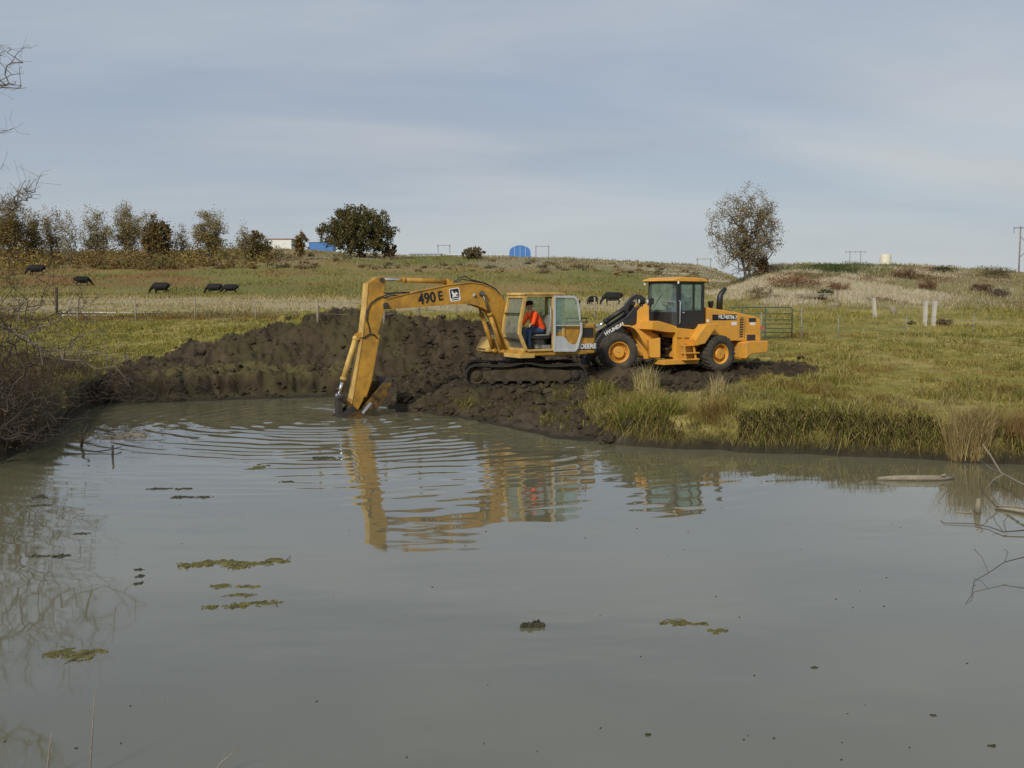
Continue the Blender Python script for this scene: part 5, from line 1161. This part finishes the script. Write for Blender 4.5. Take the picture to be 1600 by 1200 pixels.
# scrub along the ridge that reads as one mass
def scrub():
    rs = np.random.RandomState(70); P = []; C = []; S = []
    for i in range(300):
        px = rs.uniform(-60, 480) if i < 230 else rs.uniform(480, 1090); Y = rs.uniform(186, 246); x = (px-800)/F*Y; z = tz(x, Y)
        h = .5+3.6*rs.rand()**2 if px < 420 else rs.uniform(.3, 1.0); n = int(150*h**.6); w = h*rs.uniform(.9, 1.9)
        q = rs.randn(n, 3)*np.array([w*.5, w*.4, h*.33])+np.array([x, Y, z+h*.35]); q = q[q[:, 2] > z-.1]
        pal = [BR, OL, (.17,.12,.045), (.12,.085,.038), YL, (.2,.13,.05)] if px < 420 else [TAN, (.2,.165,.09), (.12,.10,.05)]
        P.append(q); C.append(np.array(pal[rs.randint(len(pal))])*(.8+.45*rs.rand(len(q), 1))); S.append(np.full(len(q), .22))
    P = np.concatenate(P); o = leaf_mesh('scrub', P, np.concatenate(S), np.concatenate(C), None, rs)
    setp(o, 'tangled brown and green scrub along the ridge below the tree row', 'scrub', kind='stuff')
scrub()
def shrub(label, px, py, w, h, col, seed, n=900):
    rs = np.random.RandomState(seed); c = ground_at(px, py); s = c[1]/F; W_, H_ = w*s, h*s; root = empty('shrub', (c[0], c[1], tz(c[0], c[1])-.05)); setp(root, label, 'shrub')
    T = crown_points(rs, 70, (0, 0, H_*.55), W_/2, W_/3, H_*.5, .4); T[:, 2] = np.abs(T[:, 2])
    nodes, par, rad, en = grow(rs, np.zeros(3), T, H_*.12, .006)
    skel_mesh('stems', nodes, par, rad, M['twig'], root, 3)
    P = nodes[np.array(en)[rs.choice(len(en), n)]]+rs.randn(n, 3)*np.array([W_*.07, W_*.05, H_*.09]); P[:, 2] = np.maximum(P[:, 2], 0)
    leaf_mesh('foliage', P, np.full(n, .055*c[1]/90), np.array(col)*(.65+.7*rs.rand(n, 1)), root, rs)
for a in [('long rust brown shrub high on the right hillside', 1245, 448, 120, 22, (.22,.115,.055), 81, 3600), ('rust brown shrub right of the long one, above the low shelter', 1310, 456, 46, 16, (.2,.11,.055), 82, 1400),
          ('dark green bush on the crest left of the cream tank', 1305, 424, 130, 14, (.07,.10,.03), 83, 3400), ('brown bush on the crest below the cream tank', 1420, 434, 76, 18, (.18,.115,.06), 84, 2200),
          ('round maroon brown shrub in mid slope right of the leaning post', 1448, 453, 36, 16, (.19,.1,.055), 85, 1300), ('wide maroon shrub near the right frame edge on the slope', 1535, 455, 44, 12, (.12,.062,.045), 86, 1100),
          ('greyish purple shrub just below the wide maroon one', 1562, 463, 40, 12, (.11,.085,.075), 87), ('bushy olive brown mound on the crest at the right', 1555, 434, 60, 18, (.15,.12,.06), 88, 1800),
          ('small dark weed clump beside the two white posts', 1476, 509, 32, 12, (.10,.072,.04), 89, 700), ('tan shrub left of the low shelter among pale reeds', 1188, 466, 40, 18, (.2,.15,.08), 90), ('dark green shrub right of the low shelter', 1290, 464, 26, 12, (.06,.075,.03), 91),
          ('dark tuft of weeds left of the two white posts', 1424, 507, 16, 7, (.06,.055,.025), 92, 300), ('dark green bush on the crest towards the right edge', 1475, 426, 46, 10, (.06,.07,.03), 93)]: shrub(*a)
# ------------------------------------------------------------------ bare branches at the left edge
def bare(name, label, base, targets, trunkpts, rt, step, mt, seed, expo=.47, cat='bare shrub', jit=.5, sides=4, buds=0):
    rs = np.random.RandomState(seed); root = empty(name, tuple(base)); setp(root, label, cat)
    nodes, par, rad, en = grow(rs, np.zeros(3), targets-base, step, rt, expo, [np.array(p)-base for p in trunkpts], jit)
    skel_mesh('branches', nodes, par, np.minimum(rad, .08), M[mt], root, sides)
    # fine twigs off the skeleton
    k = rs.choice(len(nodes), int(len(nodes)*1.2)); P = nodes[k]; d = rs.randn(len(k), 3); d[:, 2] = d[:, 2]*.6+.2; d /= np.linalg.norm(d, axis=1, keepdims=True); L = (.10+.28*rs.rand(len(k)))[:, None]
    q1 = P+d*L*.5+rs.randn(len(k), 3)*.015; q2 = q1+d*L*.5+rs.randn(len(k), 3)*.05; n = len(k)
    nd = np.concatenate([P, q1, q2]); pr_ = np.concatenate([np.full(n, -1), np.arange(n), np.arange(n)+n]); setp(skel_mesh('twigs', nd, pr_, np.full(3*n, rt*.62), M[mt], root, 3), kind='stuff')
    if buds:
        i = rs.choice(len(nodes), buds); leaf_mesh('dead_leaves', nodes[i]+rs.randn(buds, 3)*.04, np.full(buds, .03), gcol(rs, buds, [BR, TAN, (.09,.05,.03)], [1, 1, 1]), root, rs)
    return root
rs = np.random.RandomState(100)
def cloud(rs, n, x0, x1, y0, y1, Y0, Y1, dens=None):
    out = []
    while len(out) < n:
        px = rs.uniform(x0, x1); py = rs.uniform(y0, y1)
        if dens and rs.rand() > dens(px, py): continue
        out.append(at(px, py, Y=rs.uniform(Y0, Y1)))
    return np.array(out)
b = at(-40, 700, Y=20.5); b[2] = tz(b[0], b[1])
bare('bare_shrub', 'dense brown leafless thicket leaning over the water at the left edge', b,
     cloud(rs, 6500, -170, 200, 470, 705, 19.2, 22.5, lambda x, y: max(.0, min(1, (110-x+(y-560)*.25*(1 if y < 640 else -1.2))/190))*(.22 if y < 575 else 1)), [b+[0, 0, .3], b+[.1, -.1, .7]], .0023, .14, 'twig', 101, .37, buds=4000)
b = at(60, 628, Y=29.8); b[2] = tz(b[0], b[1]+1.0)
bare('bare_shrub', 'grey brown leafless brush on the far left bank above the water', b+[0, .8, 0], cloud(rs, 3600, -30, 340, 540, 628, 28.8, 31.5, lambda x, y: (.12+.88*(y > 572+12*math.sin(x*.05)))*max(.1, min(1, (260-x)/120))), [b+[0, .8, .3]], .0040, .16, 'twig', 103, .36)
b = at(-30, 715, Y=18.6); b[2] = tz(b[0], b[1])
bare('bare_shrub', 'fine grey leafless sapling twigs rising at the left edge before the grass', b,
     cloud(rs, 2600, -150, 215, 385, 690, 17.2, 19.8, lambda x, y: max(0, min(1, (205-x)/230))**1.3*(.35+.65*min(1, max(0, (y-385)/170)))), [b+[0, 0, .4], b+[.05, 0, 1.0]], .0021, .2, 'twig', 107, .42)
b = np.array([-11.3, 17.0, tz(-11.3, 17.0)-.1])
tp = [at(-150, 660, Y=17), at(-140, 560, Y=17), at(-135, 440, Y=17), at(-150, 300, Y=17), at(-150, 120, Y=17)]
main = [[(-140,545),(-60,520),(0,512),(40,515),(80,507),(110,490),(142,478)], [(-135,520),(-40,508),(0,516),(45,527),(80,545),(110,552),(150,577),(180,572),(215,556)], [(75,508),(105,494),(112,470),(120,450)], [(-135,440),(-50,360),(0,325),(30,300),(58,285),(66,268)],
        [(-145,300),(-60,250),(0,208),(22,200)], [(-150,150),(-60,120),(0,98),(36,98)], [(-150,120),(-60,95),(0,82),(36,72)], [(-150,180),(-50,150),(0,126),(25,127),(42,137)], [(-140,380),(-50,330),(0,318),(28,322),(54,300)]]
tg = []
for p in main:
    for (x0, y0), (x1, y1) in zip(p[:-1], p[1:]):
        for t in (.5, 1): tg.append(at(x0+(x1-x0)*t, y0+(y1-y0)*t, Y=17+.35*math.sin(x0*.02)))
tg = np.array(tg)
ex = cloud(rs, 420, -150, 64, 60, 345, 16, 18.4, lambda x, y: max(0, min(1, (20-x)/90)) if not (225 > y > 150) else max(0, min(1, (-20-x)/60)))
ex2 = cloud(rs, 90, -60, 60, 270, 345, 16.5, 17.6, lambda x, y: max(0, min(1, 1-abs((y-(330-x*.7)))/30))); ex3 = cloud(rs, 30, -10, 42, 68, 140, 16.7, 17.4); ex4 = cloud(rs, 60, 20, 215, 470, 600, 16.5, 17.6, lambda x, y: max(0, 1-abs(y-(515+x*.22))/60)*.8)
bare('bare_tree', 'leafless tree outside the left edge reaching grey branches into the frame', b, np.concatenate([tg, ex, ex2, ex3, ex4]), tp, .0036, .2, 'bark_pale', 105, .40, 'tree', jit=.3)
# ------------------------------------------------------------------ fences, gate, posts, pipes
def post(q, x, y, h, r=.05, tilt=0, n=8):
    z = tz(x, y); q.cyl((x, y, z-.25), (x+tilt*h, y, z+h), r, r*.92, n); return z
def wire_fence(label, pts, mt, h, wires, r=.05):
    c0 = pts[0]; root = empty('wire_fence', (0, 0, 0)); setp(root, label, 'fence')
    P = []
    for (px, py, hpx) in pts:
        c = ground_at(px, py); hh = hpx*c[1]/F; q = MB(); z = post(q, c[0], c[1], hh, r, random.uniform(-.04, .04)); q.build('post', mt, root); P.append((c[0], c[1], z, hh))
    for f in wires:
        q = MB()
        for a, b_ in zip(P[:-1], P[1:]): q.tube([(a[0], a[1]-r-.004, a[2]+a[3]*f), ((a[0]+b_[0])/2, (a[1]+b_[1])/2-r, (a[2]+a[3]*f+b_[2]+b_[3]*f)/2-.03), (b_[0], b_[1]-r-.004, b_[2]+b_[3]*f)], .006, 4)
        q.build('wire', 'wire', root)
wire_fence('pale post and wire fence across the pasture behind the spoil heap', [(-60,501,37),(30,501,36),(122,501,36),(213,501,37),(305,500,36),(400,499.5,32),(497,499,32),(600,499,33),(655,499,34),(713,499,34),(830,499,34),(930,499,34),(1030,500,34)], 'wood', 1.3, (.35, .62, .9), .055)
wire_fence('thin steel post fence right of the green gate', [(1188,533,45),(1253,530,48),(1310,529,36),(1415,522,28),(1520,520,30),(1640,520,30)], 'tpost', 1.2, (.4, .65, .92), .035)
c = ground_at(89, 489); q = MB(); post(q, c[0], c[1], 40*c[1]/F, .09, .02); setp(q.build('fence_post', 'wood_dark'), 'thick dark wooden post left of the fence rails', 'post')
def lone(label, px, py, hpx, r, mt, tilt=0, grp=None):
    c = ground_at(px, py); h = hpx*c[1]/F; z = tz(c[0], c[1]); q = MB(); q.box(-r, r, -r, r, -.25, h); q.box(-r*1.08, r*1.08, -r*1.08, r*1.08, h-.002, h+.012)
    o = q.build('post', mt, None, .01); o.location = (c[0], c[1], z); o.rotation_euler = (0, tilt, .2); setp(o, label, 'post', grp)
lone('left one of the two white posts standing close together on the right', 1445, 509, 38, .085, 'wood_white', .01, 'white posts in the right pasture')
lone('right one of the two white posts standing close together on the right', 1458, 509, 39, .085, 'wood_white', .05, 'white posts in the right pasture')
lone('leaning pale post left of the two white posts', 1367, 496, 30, .085, 'wood_white', -.10)
lone('thin pale post beside the low shelter on the hillside', 1308, 478, 24, .06, 'wood')
c = ground_at(1396, 490); bm = bmesh.new(); bmesh.ops.create_icosphere(bm, subdivisions=2, radius=.28)
for v in bm.verts: v.co = Vector((v.co.x*.8, v.co.y*.7, v.co.z*1.3))*(.8+.4*float(vnoise(np.array([v.co.x*5+3]), np.array([v.co.y*5+v.co.z*4]))[0]))
me = bpy.data.meshes.new('salt_block'); bm.to_mesh(me); bm.free(); me.materials.append(M['driftwood']); o = link('pale_stone', me); o.location = (c[0], c[1], tz(c[0], c[1])+.15); setp(o, 'upright pale stone in the grass between leaning and white posts', 'stone')
c = ground_at(1304, 479); bm = bmesh.new(); bmesh.ops.create_icosphere(bm, subdivisions=2, radius=.32)
for v in bm.verts: v.co = Vector((v.co.x*1.2, v.co.y*.8, v.co.z*.7))*(.8+.4*float(vnoise(np.array([v.co.x*5+9]), np.array([v.co.y*5+v.co.z*4]))[0]))
me = bpy.data.meshes.new('pale_rock'); bm.to_mesh(me); bm.free(); me.materials.append(M['driftwood']); o = link('pale_stone', me); o.location = (c[0], c[1], tz(c[0], c[1])+.08); setp(o, 'low pale stone at the foot of the thin hillside post', 'stone')
def gate():
    a = ground_at(1140, 531); b_ = ground_at(1236, 529); Y = 45; x0, x1 = (1138-800)/F*Y, (1237-800)/F*Y; zz = [HC-(py-HOR)*Y/F for py in (480, 490, 499.5, 506, 513, 519)]; zb = HC-(527-HOR)*Y/F
    root = empty('farm_gate', (x0, Y, zb)); setp(root, 'green tubular steel farm gate behind the loader', 'gate')
    W_ = x1-x0
    q = MB(); q.tube([(0, 0, .0), (0, 0, zz[0]-zb-.06), (.05, 0, zz[0]-zb), (W_-.08, 0, zz[0]-zb), (W_, 0, zz[0]-zb-.08), (W_, 0, .0)], .03, 8); q.build('gate_frame', 'gate', root)
    for z in zz[1:]+[zb+.02]: q = MB(); q.tube([(0, 0, z-zb), (W_, 0, z-zb)], .022, 7); q.build('rail', 'gate', root)
    for px in (1158, 1195): x = (px-1138)/F*Y; q = MB(); q.box(x-.04, x+.04, -.035, -.022, .02, zz[0]-zb); q.build('upright', 'gate', root)
gate()
for lab, xa, xb, py, r, dY in (('long pale pipe rail lying along the fence at the left', 92, 250, 490, .045, 0), ('short pale pipe rail lying below the long one at the left', 95, 178, 494.5, .04, -.8)):
    A = ground_at(xa, py); Y = A[1]; p0 = at(xa, py-2, Y=Y); p1 = at(xb, py-1, Y=Y+1); q = MB(); q.tube([p0, (p0+p1)/2, p1], r, 8)
    o = q.build('irrigation_pipe', 'pipe'); setp(o, lab, 'pipe')
    for v in o.data.vertices: v.co.z = max(v.co.z, tz(v.co.x, v.co.y)+.02+(v.co.z-p0[2]) if True else 0)
def shelter():
    c = ground_at(1274, 470); s = c[1]/F; root = empty('cattle_shelter', (c[0], c[1], tz(c[0], c[1]))); setp(root, 'low open lean-to shelter with a flat pale roof on the hillside', 'shelter'); w, h = 40*s, 8*s
    for x in (-w/2, w/2-.08): q = MB(); q.box(x, x+.1, -.05, .05, -.2, h); q.build('post', 'wood', root)
    q = MB(); q.prism([(-w/2-.1, h), (w/2+.1, h+.12), (w/2+.1, h+.2), (-w/2-.1, h+.08)], -.1, 1.5); q.build('roof', 'wood', root)
    q = MB(); q.box(-w/2+.2, w/2, 1.2, 1.3, -.2, h*.6); q.build('rear_wall', 'wood', root)
shelter()
# ------------------------------------------------------------------ far buildings and power lines
def far_box(name, label, px0, px1, py0, py1, Y, mw, mr, depth=6, roof_h=.6, cat='building', windows=0, arched=False, doors=1):
    x0, x1 = (px0-800)/F*Y, (px1-800)/F*Y; z0, z1 = HC+(HOR-py1)*Y/F, HC+(HOR-py0)*Y/F; root = empty(name, ((x0+x1)/2, Y, z0)); setp(root, label, cat); w = (x1-x0)/2; h = z1-z0
    if arched:
        n = 14; prof = [(w*math.cos(math.pi*k/n), h*.52+h*.48*math.sin(math.pi*k/n)) for k in range(n+1)]
        q = MB(); q.prism([(w, -1.5)]+prof+[(-w, -1.5)], 0, depth); q.build('wall', mw, root)
        q = MB(); q.strip([(a*1.0, b_) for a, b_ in prof], .22, -.12, .1); q.build('trim', mr, root)
        for k in (-.5, 0, .5): q = MB(); q.box(w*k-.07, w*k+.07, -.08, -.01, 0, h*.9); q.build('rib', mr, root)
    else:
        q = MB(); q.box(-w, w, 0, depth, -1.5, h-roof_h); q.build('wall', mw, root)
        q = MB(); q.prism([(-.25, h-roof_h), (depth/2, h), (depth+.25, h-roof_h), (depth+.25, h-roof_h-.1), (-.25, h-roof_h-.1)], -w-.2, w+.2, 'x'); q.build('roof', mr, root)
        for k in range(doors): q = MB(); x = -w*.75+k*w*.6; q.box(x, x+w*.16, -.06, .02, 0, (h-roof_h)*.85); q.build('door', 'greyroof', root)
        for k in range(windows): q = MB(); x = -w*.2+k*w*.35; q.box(x, x+w*.14, -.06, .02, h*.35, h*.6); q.build('window', 'dark', root)
far_box('shed', 'white metal shed with thin red roof left of the big tree', 421, 458, 373, 391, 330, 'clad', 'redroof', roof_h=.35)
far_box('shed', 'blue shed with pale roof half hidden by the big tree', 485, 522, 374, 392, 335, 'blue', 'greyroof', roof_h=1.1, doors=0)
far_box('storage_building', 'blue arched storage building on the skyline behind the excavator', 796, 829, 384, 405, 330, 'blue', 'blue_pale', arched=True, depth=9)
far_box('low_building', 'long low white building left of the blue arched one', 757, 795, 398, 406, 335, 'clad', 'clad', roof_h=.3)
far_box('low_building', 'small blue and white low building left of the tan shrub', 700, 724, 397, 405, 335, 'blue_pale', 'clad', roof_h=.4)
far_box('low_building', 'long pale grey low building right of the big tree', 640, 690, 395.5, 405, 340, 'greyroof', 'greyroof', roof_h=.4)
def tank():
    Y = 300; x0, x1 = (1371-800)/F*Y, (1388-800)/F*Y; z1 = HC+(HOR-398)*Y/F; r = (x1-x0)/2; q = MB(); q.lathe([(r, -10), (r, -.35), (r*.97, -.2), (r*.6, 0), (.01, .08)], (0, 0, 0), (0, 0, 1), 28); o = q.build('water_tank', 'tank'); o.location = ((x0+x1)/2, Y, z1); setp(o, 'cream coloured round water tank on the right skyline', 'tank')
    q = MB()
    for z in (-1.2, -2.4): q.lathe([(r*1.0, z-.05), (r*1.012, z-.05), (r*1.012, z+.05), (r*1.0, z+.05)], (0, 0, 0), (0, 0, 1), 28)
    q.build('hoop', 'clad', o)
tank()
def hframe(label, px0, px1, top, base, Y, over=1.0, brace=True, r=.14):
    x0, x1 = (px0-800)/F*Y, (px1-800)/F*Y; z1 = HC+(HOR-top)*Y/F; z0 = HC+(HOR-base)*Y/F-6; root = empty('power_pole', ((x0+x1)/2, Y, z0)); setp(root, label, 'power pole'); w = (x1-x0)/2; H = z1-z0; wi = w-over
    for x in (-wi, wi): q = MB(); q.cyl((x, 0, 0), (x, 0, H+.25), r*1.2, r, 8); q.build('pole', 'polewood', root)
    q = MB(); q.box(-w, w, -.22, -.1, H-.18, H+.02); q.build('crossarm', 'polewood', root)
    if brace:
        for s_ in (1, -1): q = MB(); q.cyl((-wi*s_, -.1, H-5.2), (0, -.1, H-7.4), .07, n=6); q.build('brace', 'polewood', root)
    for x in (-w+.2, 0, w-.2): q = MB(); q.cyl((x, -.16, H-.85), (x, -.16, H-.2), .06, n=6); q.build('insulator', 'polewood', root)
hframe('pale H frame power pole right of the big round tree', 684, 705, 384, 404, 420, .4, False, .13)
hframe('H frame power pole just right of the blue arched building', 836, 858, 385.5, 406, 420, .3, False, .15)
hframe('low H frame power pole left of the hillside tree', 1086, 1110, 405, 418, 420, .5, False, .14)
hframe('wide H frame power pole left of the cream tank', 1316, 1349, 394, 416, 380, 2.0, True, .12)
def tpole():
    Y = 250; x = (1587-800)/F*Y; z1 = HC+(HOR-357)*Y/F; z0 = tz(x, Y)-1.5; H = z1-z0; root = empty('power_pole', (x, Y, z0)); setp(root, 'tall T shaped power pole at the right frame edge', 'power pole')
    for dx_ in (0, 5.2): q = MB(); q.cyl((dx_, 0, 0), (dx_, 0, H+.3), .22, .16, 10); q.build('pole', 'polewood', root)
    q = MB(); q.box(-1.9, 7.1, -.24, -.12, H-.2, H+.03); q.build('crossarm', 'polewood', root)
    for a, b_ in (((0, H-2.2), (2.6, H-5.0)), ((5.2, H-2.2), (2.6, H-5.0)), ((0, H-7.4), (2.6, H-5.0)), ((5.2, H-7.4), (2.6, H-5.0))): q = MB(); q.cyl((a[0], -.1, a[1]), (b_[0], -.1, b_[1]), .08, n=6); q.build('brace', 'polewood', root)
    for dx_ in (-1.7, 2.6, 6.9): q = MB(); q.cyl((dx_, -.18, H-1.3), (dx_, -.18, H-.2), .08, n=6); q.build('insulator', 'polewood', root)
tpole()
# ------------------------------------------------------------------ things floating in the pond
def mat_blob(q, rs, cx, cy, rx, ry, n=18, t=.018):
    k = rs.rand()*50; ring = []
    for i in range(n):
        g = 2*math.pi*i/n; f = .45+1.1*float(fbm(np.array([math.cos(g)*1.8+k]), np.array([math.sin(g)*1.8+k]), 3)[0]); ring.append((cx+rx*f*math.cos(g), cy+ry*f*math.sin(g)))
    v = [(x, y, -.01) for x, y in ring]+[(cx+(x-cx)*.82, cy+(y-cy)*.82, t*(.6+.8*rs.rand())) for x, y in ring]+[(cx, cy, t*1.1)]
    q.add(v, [(i, (i+1) % n, n+(i+1) % n, n+i) for i in range(n)]+[(n+i, n+(i+1) % n, 2*n) for i in range(n)])
def algae(label, blobs, mt, seed, cat='algae mat', name='algae_mat', t=.007):
    rs = np.random.RandomState(seed); q = MB(); c0 = at(blobs[0][0], blobs[0][1], z=0)
    for px, py, w, h in blobs:
        c = at(px, py, z=0); rx = w/2*c[1]/F; ry = h/2*c[1]**2/(F*HC)
        mat_blob(q, rs, c[0]-c0[0], c[1]-c0[1], rx*.8, ry*.6, t=t)
        for _ in range(16):
            a = rs.rand()*6.28; f = .5+.75*rs.rand(); k_ = .10+.30*rs.rand()**2; mat_blob(q, rs, c[0]-c0[0]+rx*f*math.cos(a), c[1]-c0[1]+ry*f*math.sin(a), rx*k_, ry*k_*1.2, 10, t*(.4+rs.rand()))
        for _ in range(5 if w > 38 else 0):
            a = rs.rand()*6.28; x_, y_ = c[0]-c0[0]+rx*.9*math.cos(a), c[1]-c0[1]+ry*.9*math.sin(a); b2 = rs.rand()*6.28; L_ = .05+.12*rs.rand()
            q.tube([(x_, y_, .002), (x_+L_*.5*math.cos(b2), y_+L_*.5*math.sin(b2), .012), (x_+L_*math.cos(b2+.5), y_+L_*math.sin(b2+.5), .0)], .003, 4)
    o = q.build(name, mt); o.location = (c0[0], c0[1], 0); setp(o, label, cat, 'floating weed on the pond')
algae('largest olive algae mat afloat at centre left of the pond', [(300,883,46,7),(345,879,56,9),(375,885,40,8),(432,876,44,7),(400,880,40,3)], 'algae', 1)
algae('narrow olive algae strip just below the largest mat', [(346,917,36,7),(385,917,34,4)], 'algae', 2)
algae('thin short algae streak between the two lower left mats', [(376,930,44,4)], 'algae', 3)
algae('ochre algae mat lowest of the centre left group', [(327,949,22,6),(370,947,40,8),(415,943,44,8)], 'algae', 4)
algae('brown algae clump in the branch reflections at lower left', [(95,1020,44,12),(128,1026,44,14),(150,1018,30,8)], 'algae', 5)
algae('dark thin weed line afloat nearest the left ripples', [(250,763.5,36,3),(285,764,24,3)], 'algae_dark', 6)
algae('dark weed scrap right below the thin weed line', [(280,777,24,4),(315,777,30,3)], 'algae_dark', 7)
algae('brown weed scrap afloat far left below the thicket', [(62,777,24,6)], 'algae_dark', 8); algae('flat weed streak right under the brown scrap at far left', [(64,790,24,3)], 'algae_dark', 88)
for k, (nm, b_) in enumerate((('topmost', (217,890,14,3)), ('middle', (217,901,13,4)), ('lowest', (217,912,14,5)))): algae(nm+' of three small weed scraps right of the branch reflections', [b_], 'algae_dark', 90+k)
algae('small dark weed scrap afloat at bottom centre', [(832,979,34,5),(838,976,12,5)], 'algae_dark', 10, t=.03)
algae('ochre and brown weed strand afloat at lower right of centre', [(1058,973,40,8),(1090,975,34,5),(1122,986,30,7)], 'algae', 11)
algae('small green weed scrap in the ripples left of the stick', [(405,730,26,7)], 'algae', 12)
algae('small dark weed scrap below the left ripples', [(447,753,18,3)], 'algae_dark', 13)
algae('ochre floating scum line near the muddy shore', [(1000,718,44,3),(1030,724,26,2.5)], 'algae', 14)
algae('small ochre scum streak off the right grass bank', [(1238,728,30,3)], 'algae', 15)
algae('ochre scum streak close to the right grass bank', [(1298,717,26,2.5)], 'algae', 16)
algae('brown scum patch at the water edge right of the bucket', [(745,677,50,3),(690,668,22,4)], 'algae', 17)
algae('small dark speck of weed at lower right', [(1272,1043,10,2)], 'algae_dark', 18)
algae('dark speck of weed near the bottom right corner', [(1458,1118,10,3)], 'algae_dark', 19)
algae('faint weed speck at the bottom left of centre', [(1012,1148,8,2)], 'algae_dark', 20)
algae('dark weed speck nearest the bottom right corner', [(1550,1166,10,3)], 'algae_dark', 21)
algae('dark weed streak at the left edge of the branch reflections', [(130,834,22,3),(60,869,30,4),(95,869,22,6)], 'algae_dark', 22)
algae('tan foam and weed raft near the thicket tip', [(205,680,44,8),(165,684,26,5)], 'wood', 23, t=.03)
algae('dark olive weed line in the ripples left of the excavator stick', [(505,715,44,4)], 'algae_dark', 24)
rs = np.random.RandomState(9)
def specks():
    q = MB()
    for i in range(60):
        px, py = rs.uniform(-20, 1620), rs.uniform(740, 1190); c = at(px, py, z=0); mat_blob(q, rs, c[0], c[1], rs.uniform(.004, .014), rs.uniform(.004, .016), 6, .004)
    setp(q.build('floating_specks', 'algae_dark'), 'tiny dark specks of plant debris scattered over the pond', 'debris', kind='stuff')
specks()
def wood(name, label, pts, rad, mt, cat, subs=()):
    """pts: (px, py, height above water)"""
    def W3(p):
        g = at(p[0], p[1], z=p[2]) if len(p) < 4 else at(p[0], p[1], Y=p[3]); return g
    P = [W3(p) for p in pts]; root = MB(); root.tube([tuple(p) for p in P], rad, 8); o = root.build(name, mt); setp(o, label, cat)
    for sp, sr in subs: q = MB(); q.tube([tuple(W3(p)) for p in sp], sr, 6); q.build('twig', mt, o)
wood('floating_log', 'weathered pale plank like log floating off the right bank', [(1371,748,.02),(1400,747,.04),(1440,747,.045),(1468,747,.04),(1490,747,.02)], [.03,.05,.055,.05,.03], 'driftwood', 'log', [([(1470,744,.08),(1478,741,.12)], .02)])
wood('dead_branch', 'bleached forked branch reaching in from the right edge', [(1533,720,.25),(1548,732,.28),(1568,741,.30),(1600,758,.32),(1640,775,.34)], [.009,.014,.017,.022,.024], 'driftwood', 'branch', [([(1568,741,.30),(1552,750,.15),(1540,764,.0)], .011), ([(1564,739,.3),(1548,712,.55),(1536,695,.75)], .014)])
wood('stump', 'upright broken pale stake poking out of the pond at right', [(1527,805,-.05),(1527.5,795,.04,at(1527,803,z=0)[1]),(1529,779,0,at(1527,803,z=0)[1])], [.05,.045,.025], 'driftwood', 'stake', [([(1526,802,.0),(1512,801,.01),(1494,800,.005)], .012)])
wood('dead_branch', 'brown and pale sticks afloat at the right edge beside the stake', [(1555,794,.02),(1580,796,.03),(1610,801,.04)], [.015,.025,.03], 'driftwood', 'branch', [([(1556,790,.03),(1585,791,.05),(1612,796,.05)], .016)])
wood('dead_branch', 'thin dark twig lying across the water below the stake', [(1470,813,.01),(1475,817,.015),(1520,818,.02),(1545,823,.02),(1568,831,.03),(1610,828,.05)], [.003,.005,.006,.006,.008,.009], 'twig', 'branch', [([(1568,831,.03),(1556,816,.08),(1552,806,.14)], .004), ([(1572,830,.03),(1568,815,.1),(1575,806,.14)], .004)])
wood('dead_branch', 'thin crooked twig rising from the water at lower right', [(1508,944,0),(1518,930,.03),(1522,908,.06),(1545,895,.09),(1570,878,.14),(1610,868,.2)], [.002,.003,.004,.004,.005,.006], 'twig', 'branch', [([(1545,895,.09),(1535,872,.14),(1522,858,.18)], .003), ([(1570,878,.14),(1575,862,.2),(1568,858,.22)], .003)])
wood('dead_branch', 'leafless branch dipping into the water in front of the thicket', [(75,668,.25),(95,690,.12),(120,702,.05),(150,706,.03),(175,702,.05),(190,698,.06)], [.018,.016,.014,.012,.010,.008], 'twig', 'branch', [([(95,690,.12),(102,712,.02)], .008), ([(176,716,-.02),(176,696,.22)], .022), ([(127,698,.0),(130,680,.25),(137,664,.42)], .03)])
wood('dry_stalk', 'tall dry reed stalk rising at the bottom left corner', [(137,1270,.3,6.4),(144,1150,.3,6.4),(148,1080,.3,6.4)], [.006,.005,.003], 'driftwood', 'stalk')
wood('dry_stalk', 'short pale reed stalk left of the tall one at the bottom edge', [(68,1270,.3,6.4),(77,1170,.3,6.4),(81,1145,.3,6.4)], [.006,.005,.003], 'driftwood', 'stalk')
wood('dry_stalk', 'leaning pale grass stalk at the bottom edge, rightmost of the stalks', [(300,1262,.3,6.4),(345,1192,.3,6.4),(373,1168,.3,6.4)], [.005,.0045,.003], 'driftwood', 'stalk')
